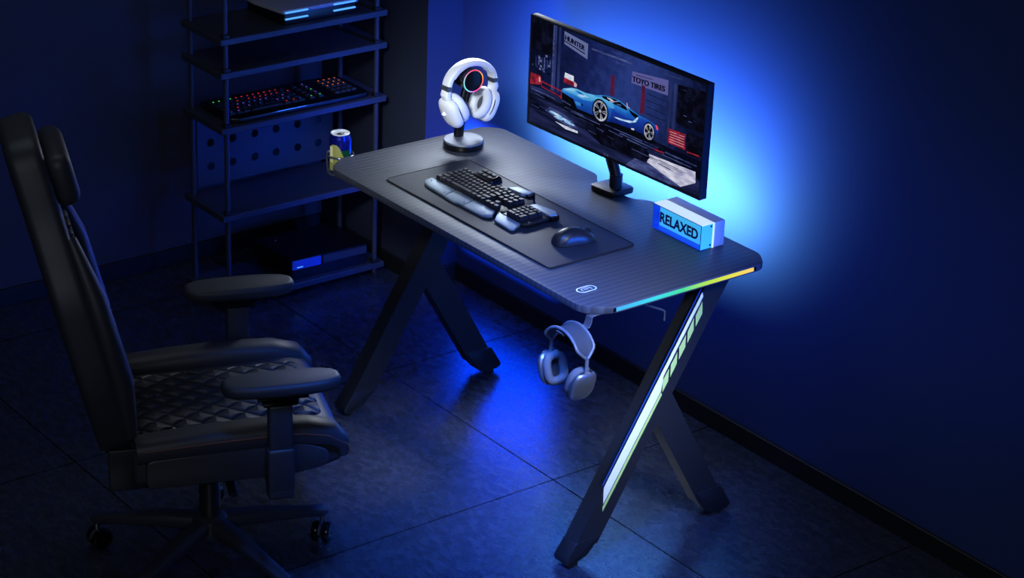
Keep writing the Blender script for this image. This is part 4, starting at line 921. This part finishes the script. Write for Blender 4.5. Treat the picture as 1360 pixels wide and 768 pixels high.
for s in (-1, 1):
    # raised bolster, curving down over the front
    pts = [(s * 0.222, -0.21, 0.462), (s * 0.222, -0.05, 0.470), (s * 0.222, 0.10, 0.474), (s * 0.222, 0.20, 0.472), (s * 0.222, 0.262, 0.460), (s * 0.222, 0.288, 0.435), (s * 0.222, 0.290, 0.405)]
    b = B(); tube(b, pts, [0.040, 0.042, 0.042, 0.042, 0.040, 0.036, 0.030], 18, up=(0, 0, 1), ry=[0.032, 0.036, 0.036, 0.034, 0.030, 0.022, 0.016], sq=2.6); cobj('side_bolster', b, M['chair_leather'], seat, ang=60)
    b = B(); tube(b, [(s * xx_, y, z) for xx_, y, z in ((0.261, -0.20, 0.474), (0.263, -0.05, 0.481), (0.264, 0.10, 0.485), (0.263, 0.19, 0.482), (0.261, 0.25, 0.470), (0.255, 0.298, 0.440), (0.250, 0.307, 0.412))], 0.0024, 8); cobj('piping', b, M['piping'], seat, label='rust brown piping')
    b = B(); prism(b, round_poly([(-0.19, 0.372), (0.15, 0.372), (0.235, 0.386), (0.255, 0.400), (0.250, 0.432), (0.19, 0.456), (0.05, 0.458), (-0.19, 0.448)], 0.02, 4), s * 0.236, s * 0.2605, 'YZ', 0.004, 2); cobj('side_panel', b, M['carbon'], seat, ang=50, label='carbon-weave side panel')
    # armrest
    ap = [(0.050 * math.copysign(abs(math.cos(q)) ** 0.72, math.cos(q)), 0.131 + 0.143 * math.copysign(abs(math.sin(q)) ** 0.72, math.sin(q))) for q in [2 * PI * k / 56 for k in range(56)]]
    b = B(); prism(b, [(s * 0.283 + x, y) for x, y in ap], 0.618, 0.650, 'XY', 0.012, 4); pad = cobj('armrest_pad', b, M['armpad'], ang=60)
    b = B(); box(b, (s * 0.283, 0.130, 0.6115), (0.066, 0.125, 0.012), 0.004, 2); box(b, (s * 0.286, 0.126, 0.596), (0.048, 0.088, 0.026), 0.008, 2); cobj('armrest_plate', b, M['gloss_black'], pad)
    b = B(); box(b, (s * 0.290, 0.126, 0.512), (0.034, 0.058, 0.150), 0.007, 3); post = cobj('armrest_post', b, M['chair_plastic'])
    b = B(); box(b, (s * 0.291, 0.126, 0.412), (0.042, 0.066, 0.116), 0.008, 3); cobj('post_sleeve', b, M['chair_plastic'], post)
    b = B(); box(b, (s * 0.291, 0.126, 0.352), (0.041, 0.064, 0.034), 0.008, 3); box(b, (s * 0.20, 0.126, 0.352), (0.18, 0.05, 0.012), 0.003, 2); cobj('post_bracket', b, M['chair_plastic'], post)
# mechanism, gas lift, lever
b = B(); box(b, (0, 0.0, 0.352), (0.20, 0.24, 0.034), 0.006, 2); cobj('tilt_mechanism', b, M['black_metal'])
b = B(); tube(b, [(0.05, 0.02, 0.345), (0.16, 0.02, 0.338), (0.20, 0.02, 0.334)], 0.006, 10); tube(b, [(0.19, 0.02, 0.335), (0.245, 0.02, 0.325)], 0.011, 10, up=(0, 0, 1), ry=0.006); cobj('height_lever', b, M['black_plastic'])
b = B(); tube(b, [(0, 0, 0.115), (0, 0, 0.24)], 0.027, 24); tube(b, [(0, 0, 0.24), (0, 0, 0.34)], 0.016, 20); cobj('gas_lift', b, M['black_metal'])
b = B(); lathe(b, [(0, 0.085), (0.045, 0.085), (0.05, 0.10), (0.045, 0.135), (0.030, 0.145), (0, 0.145)], 30); hub = cobj('base_hub', b, M['chair_plastic'])
a0 = math.atan2(0.299, 0.063) + math.radians(21.1)
for k in range(5):
    a = a0 + k * 2 * PI / 5; dx, dy = math.cos(a), math.sin(a)
    b = B(); tube(b, [(dx * d, dy * d, z) for d, z in ((0.03, 0.117), (0.12, 0.113), (0.24, 0.096), (0.305, 0.086), (0.318, 0.084))], [0.026, 0.024, 0.019, 0.017, 0.010], 14, up=(0, 0, 1), ry=[0.022, 0.020, 0.014, 0.012, 0.008], sq=3.2); sp = cobj('base_spoke', b, M['chair_plastic'])
    cx, cy = dx * 0.3055, dy * 0.3055; ca = a + 0.9
    b = B(); tube(b, [(cx, cy, 0.050), (cx, cy, 0.083)], 0.0065, 12); cobj('caster_stem', b, M['steel'], sp)
    R_ = T(cx - math.cos(ca) * 0.008, cy - math.sin(ca) * 0.008, 0.028) @ RZ(ca + PI / 2)
    for s in (-1, 1):
        b = B(); lathe(b, [(0, -0.009), (0.022, -0.009), (0.027, -0.006), (0.028, 0), (0.027, 0.006), (0.022, 0.009), (0, 0.009)], 28, R_ @ T(s * 0.0145, 0, 0) @ RY(PI / 2)); cobj('caster_wheel', b, M['gloss_black'], sp)
    b = B(); prism(b, [(0.030 * math.cos(t_), 0.030 * math.sin(t_)) for t_ in [PI * k_ / 14 + 0.1 for k_ in range(14)]] , -0.004, 0.004, 'YZ', 0.001, 1, R_); cobj('caster_hood', b, M['chair_plastic'], sp)
# backrest (mostly outside the photograph)
bx = T(0, -0.235, 0.44) @ RX(0.24)
out = round_poly([(-0.20, 0.0), (0.20, 0.0), (0.265, 0.22), (0.245, 0.46), (0.17, 0.60), (0.13, 0.80), (-0.13, 0.80), (-0.17, 0.60), (-0.245, 0.46), (-0.265, 0.22)], 0.06, 5)
b = B(); prism(b, out, -0.05, 0.035, 'XZ', 0.022, 4, bx); back = cobj('backrest', b, M['chair_leather'], ang=60)
for s in (-1, 1):
    b = B(); tube(b, [(s * 0.19, 0.03, 0.05), (s * 0.222, 0.045, 0.20), (s * 0.212, 0.045, 0.42), (s * 0.16, 0.035, 0.56)], [0.03, 0.04, 0.04, 0.025], 16, up=(0, 1, 0), ry=[0.02, 0.032, 0.03, 0.015], mx=bx); cobj('back_bolster', b, M['chair_leather'], back, ang=60)
b = B(); box(b, (0, 0.035, 0.28), (0.31, 0.02, 0.46), 0.009, 3, bx); cobj('back_panel', b, M['quilt'], back, ang=60)
b = B(); box(b, (0, 0.06, 0.68), (0.24, 0.06, 0.13), 0.028, 4, bx); cobj('head_pillow', b, M['chair_leather'], back, ang=60)
for s in (-1, 1):
    b = B(); box(b, (s * 0.225, -0.225, 0.415), (0.012, 0.10, 0.11), 0.004, 2); cobj('recline_bracket', b, M['black_metal'])

# ------------------------------------------------------------------ lights
def area(name, loc, target, sx, sy, power, col, spread=180):
    l = bpy.data.lights.new(name, 'AREA'); l.shape = 'RECTANGLE'; l.size = sx; l.size_y = sy; l.energy = power; l.color = col; l.spread = math.radians(spread)
    o = bpy.data.objects.new(name, l); COL.objects.link(o); o.location = loc
    d = Vector(target) - Vector(loc); o.rotation_euler = d.to_track_quat('-Z', 'Y').to_euler(); return o
# cyan LED bar behind the desk's back edge, washing the wall
area('desk_back_led', (0.40, 0.640, 0.690), (0.40, 0.869, 0.735), 0.84, 0.02, 20.0, (0.38, 0.86, 0.80), 132)
# blue bias light on the back of the monitor
area('monitor_bias_light', (0.48, 0.62, 0.90), (0.48, 0.869, 0.90), 0.8, 0.2, 9.0, (0.0, 0.13, 1.0), 165)
# added unseen blue light on the wall, for a blue reflection in the floor
area('corner_blue_fill', (-0.25, 0.735, 0.35), (-0.25, 0.869, 0.35), 0.48, 0.36, 30, (0.0, 0.13, 1.0), 60)
# added blue light aimed at the pier's side face, no lamp there
area('pier_fill', (0.10, 0.76, 1.05), (-0.524, 0.81, 0.75), 0.1, 0.3, 2.2, (0.02, 0.12, 1.0), 80)
# added unseen soft light against the wall, puts a sheen on the desk top
area('desk_sheen_fill', (-0.15, 0.855, 1.19), (0.70, 0.30, 0.756), 0.7, 0.12, 6.4, (0.76, 0.86, 1.0), 100)
# blue room light from the right, near the wall
area('blue_room_light', (2.6, 0.70, 0.9), (-0.7, 0.35, 0.4), 0.5, 0.7, 4.5, (0.01, 0.12, 1.0), 46)
# soft white light from the right onto the desk end
area('front_softbox', (2.7, -0.2, 1.9), (1.12, 0.16, 0.50), 0.4, 0.4, 1.9, (0.82, 0.9, 1.0), 22)
# added white spot that brightens the headset and keyboard
area('headset_spot', (1.9, -1.7, 2.3), (0.06, 0.28, 0.86), 0.3, 0.3, 1.0, (0.85, 0.92, 1.0), 15)
# added blue light from above that tints the floor under the desk
area('floor_wash', (1.7, -0.8, 2.4), (0.85, 0.0, 0.0), 0.5, 0.5, 9.0, (0.04, 0.18, 1.0), 30)
# weak neutral fill over the floor
area('ceiling_fill', (0.0, -0.9, 2.5), (-0.1, -0.1, 0.0), 1.2, 1.2, 2.0, (0.72, 0.84, 1.0), 120)
area('room_fill', (3.6, -3.0, 2.3), (0.0, 0.0, 0.5), 2.0, 1.6, 11.0, (0.72, 0.82, 1.0), 140)

w = bpy.data.worlds.new('World'); SC.world = w; w.use_nodes = True
w.node_tree.nodes['Background'].inputs[0].default_value = (0.02, 0.03, 0.06, 1); w.node_tree.nodes['Background'].inputs[1].default_value = 0.03

# ------------------------------------------------------------------ camera
cam = bpy.data.cameras.new('camera'); co = bpy.data.objects.new('camera', cam); COL.objects.link(co)
yaw, pit, rol, F = 0.9041, 0.4194, 0.0381, 3086.86
cy_, sy_, cp_, sp_ = math.cos(yaw), math.sin(yaw), math.cos(pit), math.sin(pit)
f = Vector((-sy_ * cp_, cy_ * cp_, -sp_)); r = Vector((cy_, sy_, 0)); u = r.cross(f)
r2 = r * math.cos(rol) + u * math.sin(rol); u2 = -r * math.sin(rol) + u * math.cos(rol)
mw = Matrix(((r2.x, u2.x, -f.x, 5.1041), (r2.y, u2.y, -f.y, -3.3232), (r2.z, u2.z, -f.z, 3.0957), (0, 0, 0, 1)))
co.matrix_world = mw
cam.sensor_width = 36; cam.sensor_fit = 'HORIZONTAL'; cam.lens = F / 1360 * 36; cam.clip_start = 0.05
SC.camera = co
SC.view_settings.view_transform = 'Standard'; SC.view_settings.look = 'None'
SC.view_settings.exposure = 0; SC.view_settings.gamma = 1; SC.view_settings.use_curve_mapping = False
SC.cycles.use_denoising = True
SC.cycles.max_bounces = 8
